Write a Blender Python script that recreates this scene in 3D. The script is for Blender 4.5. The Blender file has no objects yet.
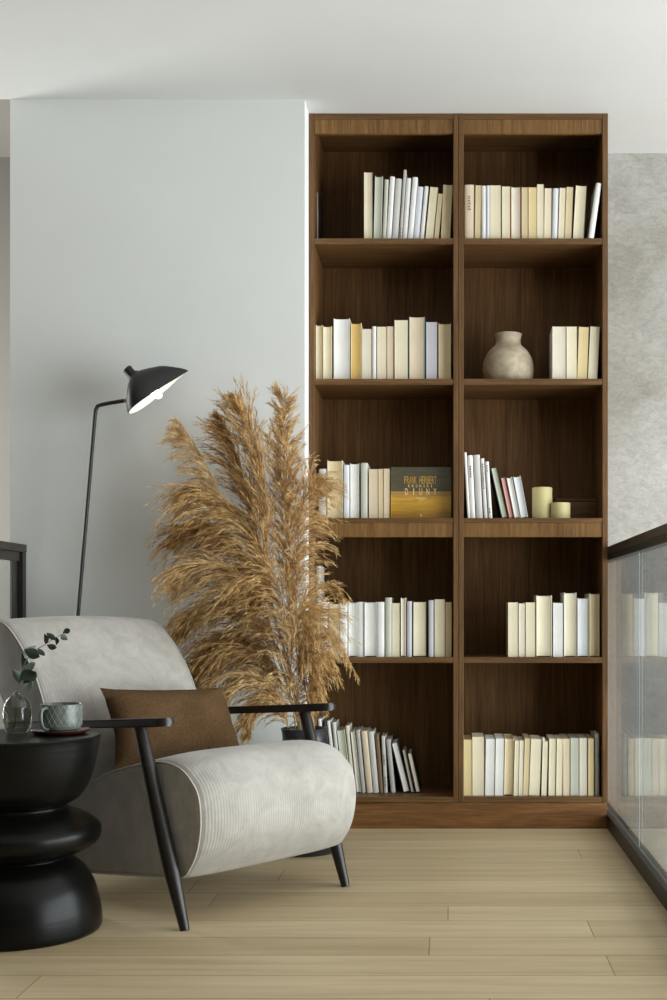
import bpy, bmesh, math, random
from mathutils import Vector, Matrix, noise
random.seed(7)
C = bpy.context.scene.collection
PI = math.pi
F = 1188.0; CX = 450.0; CY = 610.0; EYE = 0.811     # lens in image widths, eye height
def P(px, py, Y):
    return Vector(((px - CX) * Y / F, Y, EYE + (CY - py) * Y / F))
def s2l(c):
    return c / 12.92 if c <= .04045 else ((c + .055) / 1.055) ** 2.4
def rgb(r, g, b):
    return (s2l(r / 255), s2l(g / 255), s2l(b / 255), 1)

# ------------------------------------------------------------------ materials
MATS = {}
def new_mat(name):
    m = bpy.data.materials.new(name); m.use_nodes = True
    nt = m.node_tree
    b = nt.nodes['Principled BSDF']
    return m, nt, b
def N(nt, t, **kw):
    n = nt.nodes.new(t)
    for k, v in kw.items():
        if k in n.inputs: n.inputs[k].default_value = v
        else: setattr(n, k, v)
    return n
def coords(nt, scale, kind='Object'):
    tc = N(nt, 'ShaderNodeTexCoord'); mp = N(nt, 'ShaderNodeMapping')
    mp.inputs['Scale'].default_value = scale
    nt.links.new(tc.outputs[kind], mp.inputs['Vector'])
    return mp.outputs['Vector']
def noise_ramp(nt, vec, scale, detail, c1, c2, p1=.3, p2=.7, rough=.6, dist=0):
    n = N(nt, 'ShaderNodeTexNoise'); n.inputs['Scale'].default_value = scale
    n.inputs['Detail'].default_value = detail; n.inputs['Roughness'].default_value = rough
    n.inputs['Distortion'].default_value = dist
    nt.links.new(vec, n.inputs['Vector'])
    r = N(nt, 'ShaderNodeValToRGB')
    r.color_ramp.elements[0].position = p1; r.color_ramp.elements[0].color = c1
    r.color_ramp.elements[1].position = p2; r.color_ramp.elements[1].color = c2
    nt.links.new(n.outputs['Fac'], r.inputs['Fac'])
    return n, r
def bump(nt, b, sock, strength, dist):
    bp = N(nt, 'ShaderNodeBump'); bp.inputs['Strength'].default_value = strength
    bp.inputs['Distance'].default_value = dist
    nt.links.new(sock, bp.inputs['Height']); nt.links.new(bp.outputs['Normal'], b.inputs['Normal'])
def shade(c, k):
    return (min(1, c[0] * k), min(1, c[1] * k), min(1, c[2] * k), 1)
def mat_noise(name, col, var=.12, scale=(8, 8, 8), rough=.6, bstr=0, bdist=.002, detail=4, spec=.5, nscale=1, col2=None, dist=0):
    m, nt, b = new_mat(name)
    v = coords(nt, scale)
    n, r = noise_ramp(nt, v, nscale, detail, col2 or shade(col, 1 - var), shade(col, 1 + var), dist=dist)
    nt.links.new(r.outputs['Color'], b.inputs['Base Color'])
    b.inputs['Roughness'].default_value = rough
    b.inputs['Specular IOR Level'].default_value = spec
    if bstr: bump(nt, b, n.outputs['Fac'], bstr, bdist)
    return m
def wood(name, col, dark, scale, rough=.45, spec=.35):
    m, nt, b = new_mat(name)
    v = coords(nt, scale)
    n, r = noise_ramp(nt, v, 1.0, 6, dark, col, .32, .68, .65, .4)
    v2 = coords(nt, tuple(s * 4.5 for s in scale))
    n2, r2 = noise_ramp(nt, v2, 1.0, 3, (.72, .72, .72, 1), (1.08, 1.08, 1.08, 1), .35, .6)
    mx = N(nt, 'ShaderNodeMix', data_type='RGBA', blend_type='MULTIPLY')
    mx.inputs[0].default_value = 1
    nt.links.new(r.outputs['Color'], mx.inputs[6]); nt.links.new(r2.outputs['Color'], mx.inputs[7])
    nt.links.new(mx.outputs[2], b.inputs['Base Color'])
    b.inputs['Roughness'].default_value = rough; b.inputs['Specular IOR Level'].default_value = spec
    bump(nt, b, n2.outputs['Fac'], .12, .001)
    return m
WC, WD = rgb(122, 89, 54), rgb(88, 61, 34)
M = {}
M['wood_v'] = wood('walnut_upright', WC, WD, (55, 55, 2.2))
M['wood_h'] = wood('walnut_level', WC, WD, (2.2, 55, 55))
M['wood_f'] = wood('walnut_fascia', rgb(142, 106, 62), rgb(106, 75, 40), (70, 70, 3.0))
M['wood_p'] = wood('walnut_plinth', rgb(142, 99, 58), rgb(104, 70, 38), (2.0, 30, 30))
M['wood_back'] = wood('walnut_back', WC, WD, (45, 45, 1.6), .6, .2)
M['white'] = mat_noise('white_plaster', rgb(229, 232, 230), .01, (6, 6, 6), .9, .04, .002, spec=.2)
M['ceil'] = mat_noise('ceiling_paint', rgb(214, 215, 212), .01, (5, 5, 5), .75, .02, .002, spec=.3)
M['taupe'] = mat_noise('taupe_plaster', rgb(154, 150, 143), .02, (6, 6, 6), .9, spec=.2)
M['dark_paint'] = mat_noise('dark_taupe_paint', rgb(74, 70, 66), .02, (6, 6, 6), .9, spec=.2)
M['black_metal'] = mat_noise('black_metal', rgb(38, 37, 34), .1, (30, 30, 30), .42, spec=.5)
M['rail_metal'] = mat_noise('bronze_black_metal', rgb(50, 42, 33), .1, (30, 30, 30), .4, spec=.5)
M['rail_dark'] = mat_noise('dark_channel_metal', rgb(30, 26, 22), .1, (30, 30, 30), .45, spec=.4)
M['black_wood'] = wood('stained_black_wood', rgb(38, 31, 28), rgb(25, 20, 18), (6, 60, 60), .38, .5)
M['brass'] = mat_noise('brass', rgb(190, 155, 90), .08, (30, 30, 30), .3)
M['brass'].node_tree.nodes['Principled BSDF'].inputs['Metallic'].default_value = 1
M['pot'] = mat_noise('black_ceramic', rgb(40, 41, 46), .1, (12, 12, 12), .35)

def concrete():
    m, nt, b = new_mat('brushed_concrete_plaster')
    v = coords(nt, (1, 1, 1))
    n1, r1 = noise_ramp(nt, v, 2.2, 5, rgb(158, 156, 148), rgb(190, 189, 184), .3, .7, .6, .6)
    n2, r2 = noise_ramp(nt, coords(nt, (1, 1, 1.7)), 26, 8, (.80, .80, .79, 1), (1.09, 1.09, 1.09, 1), .36, .62, .78, .9)
    mx = N(nt, 'ShaderNodeMix', data_type='RGBA', blend_type='MULTIPLY'); mx.inputs[0].default_value = 1
    nt.links.new(r1.outputs['Color'], mx.inputs[6]); nt.links.new(r2.outputs['Color'], mx.inputs[7])
    nt.links.new(mx.outputs[2], b.inputs['Base Color'])
    b.inputs['Roughness'].default_value = .85; b.inputs['Specular IOR Level'].default_value = .2
    bump(nt, b, n2.outputs['Fac'], .35, .006)
    return m
M['concrete'] = concrete()

def floor_mat():
    m, nt, b = new_mat('oak_planks')
    tc = N(nt, 'ShaderNodeTexCoord')
    br = N(nt, 'ShaderNodeTexBrick'); br.offset = 0
    br.inputs['Scale'].default_value = 1; br.inputs['Brick Width'].default_value = 2.1
    br.inputs['Row Height'].default_value = .155; br.inputs['Mortar Size'].default_value = .0016
    br.inputs['Color1'].default_value = rgb(207, 187, 153); br.inputs['Color2'].default_value = rgb(188, 167, 132)
    br.inputs['Mortar'].default_value = rgb(144, 122, 89); br.inputs['Mortar Smooth'].default_value = .3
    br.inputs['Bias'].default_value = 0
    sp = N(nt, 'ShaderNodeSeparateXYZ'); nt.links.new(tc.outputs['Object'], sp.inputs[0])
    dv = N(nt, 'ShaderNodeMath', operation='DIVIDE'); dv.inputs[1].default_value = .155; nt.links.new(sp.outputs['Y'], dv.inputs[0])
    fl = N(nt, 'ShaderNodeMath', operation='FLOOR'); nt.links.new(dv.outputs[0], fl.inputs[0])
    wn = N(nt, 'ShaderNodeTexWhiteNoise', noise_dimensions='1D'); nt.links.new(fl.outputs[0], wn.inputs['W'])
    ma = N(nt, 'ShaderNodeMath', operation='MULTIPLY_ADD'); ma.inputs[1].default_value = 2.1
    nt.links.new(wn.outputs['Value'], ma.inputs[0]); nt.links.new(sp.outputs['X'], ma.inputs[2])
    cb = N(nt, 'ShaderNodeCombineXYZ'); nt.links.new(ma.outputs[0], cb.inputs['X']); nt.links.new(sp.outputs['Y'], cb.inputs['Y'])
    nt.links.new(cb.outputs[0], br.inputs['Vector'])
    v = coords(nt, (1.1, 17, 1))
    n, r = noise_ramp(nt, v, 1.6, 7, (.84, .83, .81, 1), (1.07, 1.07, 1.07, 1), .3, .66, .62, .5)
    mx = N(nt, 'ShaderNodeMix', data_type='RGBA', blend_type='MULTIPLY'); mx.inputs[0].default_value = 1
    nt.links.new(br.outputs['Color'], mx.inputs[6]); nt.links.new(r.outputs['Color'], mx.inputs[7])
    v2 = coords(nt, (5, 34, 1))
    n2, r2 = noise_ramp(nt, v2, 1.0, 2, (.72, .68, .62, 1), (1, 1, 1, 1), .2, .29)
    mx2 = N(nt, 'ShaderNodeMix', data_type='RGBA', blend_type='MULTIPLY'); mx2.inputs[0].default_value = .8
    nt.links.new(mx.outputs[2], mx2.inputs[6]); nt.links.new(r2.outputs['Color'], mx2.inputs[7])
    nt.links.new(mx2.outputs[2], b.inputs['Base Color'])
    b.inputs['Roughness'].default_value = .5; b.inputs['Specular IOR Level'].default_value = .35
    bump(nt, b, n.outputs['Fac'], .05, .002)
    return m
M['floor'] = floor_mat()

def corduroy(name, col, axis='Y', period=.0085, strength=.12):
    m, nt, b = new_mat(name)
    v = coords(nt, (1, 1, 1))
    n, r = noise_ramp(nt, v, 13, 6, shade(col, .84), shade(col, 1.08), .34, .64, .7, .8)
    w = N(nt, 'ShaderNodeTexWave', wave_type='BANDS', bands_direction=axis)
    w.inputs['Scale'].default_value = 2 * PI / period / 20
    w.inputs['Distortion'].default_value = .25; w.inputs['Detail'].default_value = 1
    nt.links.new(v, w.inputs['Vector'])
    mx = N(nt, 'ShaderNodeMix', data_type='RGBA', blend_type='MULTIPLY'); mx.inputs[0].default_value = .06
    nt.links.new(r.outputs['Color'], mx.inputs[6]); nt.links.new(w.outputs['Color'], mx.inputs[7])
    nt.links.new(mx.outputs[2], b.inputs['Base Color'])
    b.inputs['Roughness'].default_value = .9; b.inputs['Specular IOR Level'].default_value = .1
    b.inputs['Sheen Weight'].default_value = .25; b.inputs['Sheen Roughness'].default_value = .5
    bump(nt, b, w.outputs['Fac'], strength, .003)
    return m
M['cord'] = corduroy('ivory_corduroy', rgb(180, 175, 168))
M['cord_side'] = corduroy('ivory_corduroy_side', rgb(180, 175, 168), 'X', .012, .15)
M['piping'] = mat_noise('ivory_piping', rgb(188, 184, 177), .05, (60, 60, 60), .9, spec=.1)
def weave(name, c):
    m, nt, b = new_mat(name)
    v = coords(nt, (1, 1, 1))
    n, r = noise_ramp(nt, v, 260, 2, shade(c, .62), shade(c, 1.3), .3, .7)
    n3, r3 = noise_ramp(nt, v, 7, 4, (.85, .85, .85, 1), (1.1, 1.1, 1.1, 1))
    mx = N(nt, 'ShaderNodeMix', data_type='RGBA', blend_type='MULTIPLY'); mx.inputs[0].default_value = 1
    nt.links.new(r.outputs['Color'], mx.inputs[6]); nt.links.new(r3.outputs['Color'], mx.inputs[7])
    nt.links.new(mx.outputs[2], b.inputs['Base Color'])
    b.inputs['Roughness'].default_value = .92; b.inputs['Specular IOR Level'].default_value = .1
    bump(nt, b, n.outputs['Fac'], .4, .002)
    return m
M['brown_fabric'] = weave('brown_weave', rgb(94, 71, 48))

def glass_mat(name, tint=(1, 1, 1, 1), ior=1.5, rough=0):
    m = bpy.data.materials.new(name); m.use_nodes = True; nt = m.node_tree
    for n in list(nt.nodes): nt.nodes.remove(n)
    out = N(nt, 'ShaderNodeOutputMaterial'); mix = N(nt, 'ShaderNodeMixShader')
    tr = N(nt, 'ShaderNodeBsdfTransparent'); tr.inputs['Color'].default_value = tint
    gl = N(nt, 'ShaderNodeBsdfGlossy'); gl.inputs['Roughness'].default_value = rough
    fr = N(nt, 'ShaderNodeFresnel'); geo = N(nt, 'ShaderNodeNewGeometry')
    mr = N(nt, 'ShaderNodeMapRange')
    mr.inputs['To Min'].default_value = ior; mr.inputs['To Max'].default_value = 1 / ior
    nt.links.new(geo.outputs['Backfacing'], mr.inputs['Value'])
    nt.links.new(mr.outputs['Result'], fr.inputs['IOR'])
    nt.links.new(fr.outputs['Fac'], mix.inputs['Fac'])
    nt.links.new(tr.outputs[0], mix.inputs[1]); nt.links.new(gl.outputs[0], mix.inputs[2])
    nt.links.new(mix.outputs[0], out.inputs['Surface'])
    return m
M['glass'] = glass_mat('clear_glass', (.95, .97, .97, 1))
M['glass_edge'] = mat_noise('polished_glass_edge', rgb(215, 222, 222), .03, (20, 20, 20), .2)
M['vase_glass'] = glass_mat('grey_vase_glass', (.80, .82, .77, 1), 1.6, .02)

def page_mat(key, c):
    m, nt, b = new_mat('paper_' + key)
    v = coords(nt, (420, 40, 1.5))
    n, r = noise_ramp(nt, v, 1, 3, shade(c, .9), shade(c, 1.05), .3, .7)
    v2 = coords(nt, (20, 20, 9))
    n2, r2 = noise_ramp(nt, v2, 1, 3, (.93, .92, .88, 1), (1.03, 1.03, 1.03, 1), .3, .7)
    mx = N(nt, 'ShaderNodeMix', data_type='RGBA', blend_type='MULTIPLY'); mx.inputs[0].default_value = 1
    nt.links.new(r.outputs['Color'], mx.inputs[6]); nt.links.new(r2.outputs['Color'], mx.inputs[7])
    nt.links.new(mx.outputs[2], b.inputs['Base Color'])
    b.inputs['Roughness'].default_value = .8; b.inputs['Specular IOR Level'].default_value = .2
    bump(nt, b, n.outputs['Fac'], .15, .001)
    return m
PAL = dict(cream=(238, 229, 202), pale=(234, 227, 210), white=(242, 242, 240), tan=(222, 205, 168), gold=(218, 184, 116),
           sage=(203, 205, 190), lav=(208, 207, 216), bluewhite=(228, 232, 239), beige=(228, 211, 186), pink=(222, 176, 168),
           grey=(192, 190, 184), brown=(130, 104, 80), dark=(62, 60, 58), yellow=(232, 213, 164), black=(36, 34, 34),
           green=(30, 62, 50), red=(150, 60, 50), teal=(110, 160, 150), navy=(50, 58, 78), lightgrey=(212, 212, 208))
PM = {}
def paper(key):
    if key not in PM: PM[key] = page_mat(key, rgb(*PAL[key]))
    return PM[key]
CM = {}
def cover(key):
    if key not in CM: CM[key] = mat_noise('cover_' + key, rgb(*PAL[key]), .05, (40, 40, 10), .5, spec=.35)
    return CM[key]
INK = mat_noise('dark_ink', rgb(60, 60, 62), .1, (80, 80, 80), .7)

# ------------------------------------------------------------------ object helpers
def link(name, me, m=None, parent=None, smooth=None):
    o = bpy.data.objects.new(name, me); C.objects.link(o)
    if m: me.materials.append(m)
    if parent: o.parent = parent
    if smooth is not None:
        for p in me.polygons: p.use_smooth = True
        me.set_sharp_from_angle(angle=math.radians(smooth))
    return o
def obj(name, bm, m, parent=None, smooth=None):
    me = bpy.data.meshes.new(name); bm.normal_update(); bm.to_mesh(me); bm.free()
    return link(name, me, m, parent, smooth)
def thing(name, label, cat, loc=(0, 0, 0), rotz=0, group=None):
    o = bpy.data.objects.new(name, None); C.objects.link(o); o.empty_display_size = .05
    o.location = loc; o.rotation_euler = (0, 0, rotz)
    return tag(o, label, cat, group)
def tag(o, label, cat, group=None):
    o['label'] = label; o['category'] = cat
    if group: o['group'] = group
    return o
def struct(name, bm, m, parent=None, smooth=None):
    o = obj(name, bm, m, parent, smooth)
    if not parent: o['kind'] = 'structure'
    return o
def bx(bm, x0, x1, y0, y1, z0, z1, bev=0, seg=2):
    t = bmesh.new()
    bmesh.ops.create_cube(t, size=1)
    for v in t.verts:
        v.co = Vector((x0 + (v.co.x + .5) * (x1 - x0), y0 + (v.co.y + .5) * (y1 - y0), z0 + (v.co.z + .5) * (z1 - z0)))
    if bev: bmesh.ops.bevel(t, geom=t.edges[:], offset=bev, segments=seg, profile=.5, affect='EDGES')
    me = bpy.data.meshes.new('t'); t.to_mesh(me); t.free(); bm.from_mesh(me); bpy.data.meshes.remove(me)
    return bm
def box(*a, **k): return bx(bmesh.new(), *a, **k)
def tube(bm, pts, radii, seg=10, cap=True, squash=None):
    pts = [Vector(p) for p in pts]
    if not hasattr(radii, '__len__'): radii = [radii] * len(pts)
    rings = []; ref = None
    for i, p in enumerate(pts):
        t = (pts[min(i + 1, len(pts) - 1)] - pts[max(i - 1, 0)]).normalized()
        if ref is None:
            ref = Vector((0, 1, 0)) if abs(t.y) < .9 else Vector((1, 0, 0))
        a = (ref - t * ref.dot(t)).normalized(); ref = a; b = t.cross(a)
        rings.append([bm.verts.new(p + (a * math.cos(2 * PI * k / seg) + b * math.sin(2 * PI * k / seg)) * radii[i]) for k in range(seg)])
    for r0, r1 in zip(rings, rings[1:]):
        for k in range(seg):
            bm.faces.new((r0[k], r0[(k + 1) % seg], r1[(k + 1) % seg], r1[k]))
    if cap:
        bm.faces.new(rings[0][::-1]); bm.faces.new(rings[-1])
    return bm
def catmull(pts, n, closed=False):
    pts = [Vector(p) for p in pts]; out = []; L = len(pts)
    segs = L if closed else L - 1
    for i in range(segs):
        if closed: p0, p1, p2, p3 = (pts[(i + k - 1) % L] for k in range(4))
        else:
            p1, p2 = pts[i], pts[i + 1]
            p0 = pts[i - 1] if i else p1 * 2 - p2
            p3 = pts[i + 2] if i + 2 < L else p2 * 2 - p1
        for k in range(n):
            t = k / n
            out.append(.5 * ((2 * p1) + (p2 - p0) * t + (2 * p0 - 5 * p1 + 4 * p2 - p3) * t * t + (3 * p1 - p0 - 3 * p2 + p3) * t ** 3))
    if not closed: out.append(pts[-1])
    return out
def lathe(bm, prof, seg=64, cap0=True, cap1=True):
    rings = []
    for r, z in prof:
        rings.append([bm.verts.new((r * math.cos(2 * PI * k / seg), r * math.sin(2 * PI * k / seg), z)) for k in range(seg)])
    for r0, r1 in zip(rings, rings[1:]):
        for k in range(seg):
            bm.faces.new((r0[k], r0[(k + 1) % seg], r1[(k + 1) % seg], r1[k]))
    if cap0: bm.faces.new(rings[0][::-1])
    if cap1: bm.faces.new(rings[-1])
    return bm

M['pale_floor'] = mat_noise('pale_lower_floor', rgb(196, 194, 188), .04, (3, 3, 3), .6)
# ------------------------------------------------------------------ the room
FW = 4.4                                          # bookcase front
CEIL = 2.651
LOW = -2.7
bm = box(-1.60, .63, -2.2, 4.8, -.2, 0); bx(bm, -3.2, -1.60, -2.2, 2.2, -.2, 0)
struct('floor', bm, M['floor'])
struct('floor_lower', box(-3.4, 3.7, -2.4, 5.7, LOW - .2, LOW), M['pale_floor'])
struct('ceiling', box(-1.585, 3.7, -2.4, 5.7, CEIL, CEIL + .2), M['ceil'])
bm = box(-3.4, -1.585, -2.4, 4.28, CEIL, CEIL + .2)
bm2 = bm
struct('ceiling_left', bm2, M['ceil'])
struct('ceiling_stairwell', box(-3.4, -1.585, 4.28, 5.7, 2.9, 3.0), M['taupe'])
struct('wall_back', box(-1.585, -.5236, 4.28, 5.5, 0, CEIL), M['white'])
struct('wall_behind_bookcase', box(-.5236, .3, 4.785, 5.0, LOW, CEIL), M['white'])
struct('wall_concrete', box(.3, 3.6, 4.785, 5.0, LOW, CEIL), M['concrete'])
struct('wall_stairwell', box(-3.4, -1.585, 5.48, 5.7, LOW, 2.9), M['taupe'])
# wall behind the photographer
struct('wall_front', box(-3.2, 3.6, -2.4, -2.2, LOW, CEIL), M['dark_paint'])
# right wall with tall window
WY0, WY1, WZ0, WZ1 = -.6, 4.4, LOW + 1.5, 2.1
bm = box(3.6, 3.8, -2.4, WY0, LOW, CEIL); bx(bm, 3.6, 3.8, WY1, 5.0, LOW, CEIL)
bx(bm, 3.6, 3.8, WY0, WY1, LOW, WZ0); bx(bm, 3.6, 3.8, WY0, WY1, WZ1, CEIL)
struct('wall_right', bm, M['white'])
# left wall with an added opening, put in to brighten the stairwell
bm = box(-3.4, -3.2, -2.4, 4.45, LOW, 2.95); bx(bm, -3.4, -3.2, 5.35, 5.48, LOW, 2.95)
bx(bm, -3.4, -3.2, 4.45, 5.35, LOW, .2); bx(bm, -3.4, -3.2, 4.45, 5.35, 2.3, 2.95)
struct('wall_left', bm, M['dark_paint'])
def window(name, x0, x1, y0, y1, z0, z1, n):
    bm = bmesh.new(); t = .05
    for k in range(n + 1):
        y = y0 + (y1 - y0 - t) * k / n; bx(bm, x0, x1, y, y + t, z0, z1)
    bx(bm, x0, x1, y0, y1, z0, z0 + t); bx(bm, x0, x1, y0, y1, z1 - t, z1)
    return struct(name, bm, M['black_metal'])
window('window_1', 3.66, 3.72, WY0, WY1, WZ0, WZ1, 3)
window('added_window', -3.32, -3.26, 4.45, 5.35, .2, 2.3, 1)  # unseen window, added as an outlet for the stairwell fill light
# stair side walls under the floor slab edge
# ------------------------------------------------------------------ bookcase
def FX(px): return (px - CX) * FW / F
def FZ(py): return EYE + (CY - py) * FW / F
BK = 4.715                                        # front of back panels
bc = thing('bookcase', 'tall walnut bookcase with two bays of open shelves filled with books, up to the ceiling', 'bookcase', (FX(458.5), FW, 0))
bc.rotation_euler = (0, 0, 0)
def bcp(name, x0, x1, y0, y1, z0, z1, m, bev=.0012):
    ox = FX(458.5)
    return obj(name, box(x0 - ox, x1 - ox, y0 - FW, y1 - FW, z0, z1, bev=bev), m, bc)
ZT, ZB = FZ(113.3), FZ(802.4)
for a, b in ((309, 314.2), (453.4, 458.3), (458.8, 463.6), (602.5, 608)):
    bcp('side_panel', FX(a), FX(b), FW, BK + .03, ZB, ZT, M['wood_v'])
BAYS = ((314.2, 453.4), (463.6, 602.5))
SH = []                                            # shelf-top heights
for i, (a, b) in enumerate(BAYS):
    x0, x1 = FX(a) + .0003, FX(b) - .0003
    bcp('back_panel', x0, x1, BK, BK + .02, ZB, ZT, M['wood_back'], 0)
    bcp('top_panel', x0, x1, FW + .001, BK, FZ(119), ZT, M['wood_h'])
    bcp('fascia', x0, x1, FW + .004, FW + .022, FZ(133), FZ(118.9), M['wood_f'])
    for t, u in ((238.2, 244), (378.7, 384.6), (518, 522.6), (657.3, 663)):
        bcp('shelf', x0, x1, FW + .001, BK, FZ(u), FZ(t), M['wood_h'])
    bcp('fascia', x0, x1, FW + .004, FW + .022, FZ(537), FZ(522.5), M['wood_f'])
    bcp('bottom_shelf', x0, x1, FW + .001, BK, FZ(802.4), FZ(797), M['wood_h'])
bcp('plinth', FX(309) + .001, FX(608) - .003, FW + .006, BK, 0, ZB - .001, M['wood_p'])
SHZ = [FZ(238.2), FZ(378.7), FZ(518), FZ(657.3), FZ(797)]

# ------------------------------------------------------------------ books
def grid_block(bm, w, d, h, front, back):
    """closed block, x across, y depth; front(x) gives y of the front face, back(x) that of the rear"""
    n = 8; lo, hi = [], []
    loop = [(-w / 2 + w * k / n, front(-1 + 2 * k / n)) for k in range(n + 1)]
    loop += [(w / 2 - w * k / n, back(1 - 2 * k / n)) for k in range(n + 1)]
    for x, y in loop:
        lo.append(bm.verts.new((x, y, 0))); hi.append(bm.verts.new((x, y, h)))
    L = len(loop)
    for k in range(L):
        bm.faces.new((lo[k], lo[(k + 1) % L], hi[(k + 1) % L], hi[k]))
    bm.faces.new(lo[::-1]); bm.faces.new(hi)
    return bm
def make_book(w, h, d, style, pkey, ckey):
    root = bpy.data.objects.new('book', None); C.objects.link(root); root.empty_display_size = .03
    if style == 'h':        # hardback, page edges out
        t = min(.0026, w * .12); oh = .0035; pw = w - 2 * t
        bm = grid_block(bmesh.new(), pw, d, h - 2 * oh, lambda u: .0018 + .09 * pw * (1 - u * u), lambda u: d - .004)
        bmesh.ops.translate(bm, verts=bm.verts, vec=(0, 0, oh))
        pg = obj('pages', bm, paper(pkey), root, 40)
        bm = box(-w / 2, -w / 2 + t, 0, d, 0, h, bev=.0006, seg=1); bx(bm, w / 2 - t, w / 2, 0, d, 0, h, bev=.0006, seg=1)
        bx(bm, -w / 2 + t * .5, w / 2 - t * .5, d - .003, d, 0, h)
        obj('cover', bm, cover(ckey), root)
    elif style == 'p':      # paperback, page edges out
        t = .0007; pw = w - 2 * t
        bm = grid_block(bmesh.new(), pw, d, h - .001, lambda u: .0006 + .02 * pw * (1 - u * u), lambda u: d - .002)
        pg = obj('pages', bm, paper(pkey), root, 40)
        bm = box(-w / 2, -w / 2 + t, 0, d, 0, h); bx(bm, w / 2 - t, w / 2, 0, d, 0, h)
        bx(bm, -w / 2 + t * .5, w / 2 - t * .5, d - .0015, d, 0, h)
        obj('cover', bm, cover(ckey), root)
    else:                   # spine out
        t = min(.0022, w * .15); r = min(.005, w * .3)
        bm = grid_block(bmesh.new(), w - 2 * t, d - .010, h - .006, lambda u: .001, lambda u: d - .014)
        bmesh.ops.translate(bm, verts=bm.verts, vec=(0, .008, .003))
        obj('pages', bm, paper('pale'), root, 40)
        bm = bmesh.new(); n = 10; lo, hi = [], []
        loop = []
        for k in range(n + 1):
            a = -PI / 2 + PI * k / n
            loop.append((w / 2 * math.sin(a), r * (1 - math.cos(a))))
        loop += [(w / 2, d), (w / 2 - t, d), (w / 2 - t, r + .002)]
        for k in range(n, -1, -1):
            a = -PI / 2 + PI * k / n
            loop.append(((w / 2 - t) * math.sin(a), t + r * (1 - math.cos(a)) ))
        loop += [(-w / 2 + t, r + .002), (-w / 2 + t, d), (-w / 2, d)]
        cl = [loop[0]]
        for q in loop[1:]:
            if (q[0] - cl[-1][0]) ** 2 + (q[1] - cl[-1][1]) ** 2 > 1e-10: cl.append(q)
        for x, y in cl:
            lo.append(bm.verts.new((x, y, 0))); hi.append(bm.verts.new((x, y, h)))
        L = len(cl)
        for k in range(L): bm.faces.new((lo[k], lo[(k + 1) % L], hi[(k + 1) % L], hi[k]))
        bm.faces.new(lo[::-1]); bm.faces.new(hi)
        obj('cover', bm, cover(ckey), root, 40)
    return root
def quad(w, h, th, cx, z0):
    lift = w / 2 * math.sin(abs(th)); c, s = math.cos(th), math.sin(th)
    return [(cx + x * c + z * s, z0 + lift - x * s + z * c) for x, z in ((-w / 2, 0), (w / 2, 0), (w / 2, h), (-w / 2, h))]
def xat(q, z, side):
    xs = []
    for (x0, a), (x1, b) in zip(q, q[1:] + q[:1]):
        if min(a, b) - 1e-9 <= z <= max(a, b) + 1e-9:
            xs.append(x0 if abs(a - b) < 1e-12 else x0 + (x1 - x0) * (z - a) / (b - a))
    if not xs: return None
    return max(xs) if side > 0 else min(xs)
ORD = ['first', 'second', 'third', 'fourth', 'fifth', 'sixth', 'seventh', 'eighth', 'ninth', 'tenth', 'eleventh', 'twelfth',
       'thirteenth', 'fourteenth', 'fifteenth', 'sixteenth', 'seventeenth', 'eighteenth']
ROWNAME = ['top', 'second', 'middle', 'fourth', 'bottom']
BOOKS = {}
def row(bay, lvl, o, s, floor, specs, back, order=1):
    """specs: (bottom x0, x1, top x0, x1, top y, style, paper, cover, look) in crop pixels"""
    Yb = FW + back; z0 = SHZ[lvl] + .0004
    prev = None; res = []
    limit0 = FX(BAYS[bay][0]) + .001; limit1 = FX(BAYS[bay][1]) - .001
    n = len(specs)
    for i, (b0, b1, t0, t1, ty, st, pk, ck, look) in enumerate(specs):
        cv = lambda v: o[0] + v / s
        yb = o[1] + floor / s; yt = o[1] + ty / s
        Wm = lambda px: (px - CX) * Yb / F
        zt = EYE + (CY - yt) * Yb / F
        H = zt - z0; xb = (Wm(cv(b0)) + Wm(cv(b1))) / 2; xt = (Wm(cv(t0)) + Wm(cv(t1))) / 2
        th = math.atan2(xt - xb, H)
        if abs(th) < .012: th = 0
        w = max(.004, min(Wm(cv(b1)) - Wm(cv(b0)), Wm(cv(t1)) - Wm(cv(t0))) * math.cos(th) * .985)
        h = H / math.cos(th) - w * math.sin(abs(th)) * .9
        q = quad(w, h, th, xb, z0)
        lo = limit0 - min(p[0] for p in q)
        sh = max(0, lo)
        if prev:
            for z in [p[1] for p in q] + [p[1] for p in prev]:
                a, b = xat(prev, z, 1), xat(q, z, -1)
                if a is not None and b is not None: sh = max(sh, a - b + .0006)
        q = [(x + sh, z) for x, z in q]; xb += sh
        over = max(p[0] for p in q) - limit1
        if over > 0: print('ROW OVER', bay, lvl, i, round(over, 4))
        prev = q
        d = min(random.uniform(.135, .175), BK - Yb - .03)
        y = Yb + (random.uniform(0, .005) if st != 's' else random.uniform(0, .006))
        r = make_book(w, h, d, st, pk, ck)
        r.location = (xb, y, z0 + w / 2 * math.sin(abs(th))); r.rotation_euler = (0, th, 0)
        pos = ('%s from the left' % ORD[i]) if i else 'leftmost'
        if i == n - 1: pos = 'rightmost'
        elif i >= n - 4 and i > 3: pos = '%s from the right' % ORD[n - 1 - i]
        lab = '%s, %s, %s shelf of the %s bay' % (look.replace('spine', 'book'), pos, ROWNAME[lvl], ('left', 'right')[bay])
        tag(r, lab, 'book', 'books on the %s shelf of the %s bay' % (ROWNAME[lvl], ('left', 'right')[bay]))
        res.append(r)
    BOOKS[(bay, lvl)] = res
    return res

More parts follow.
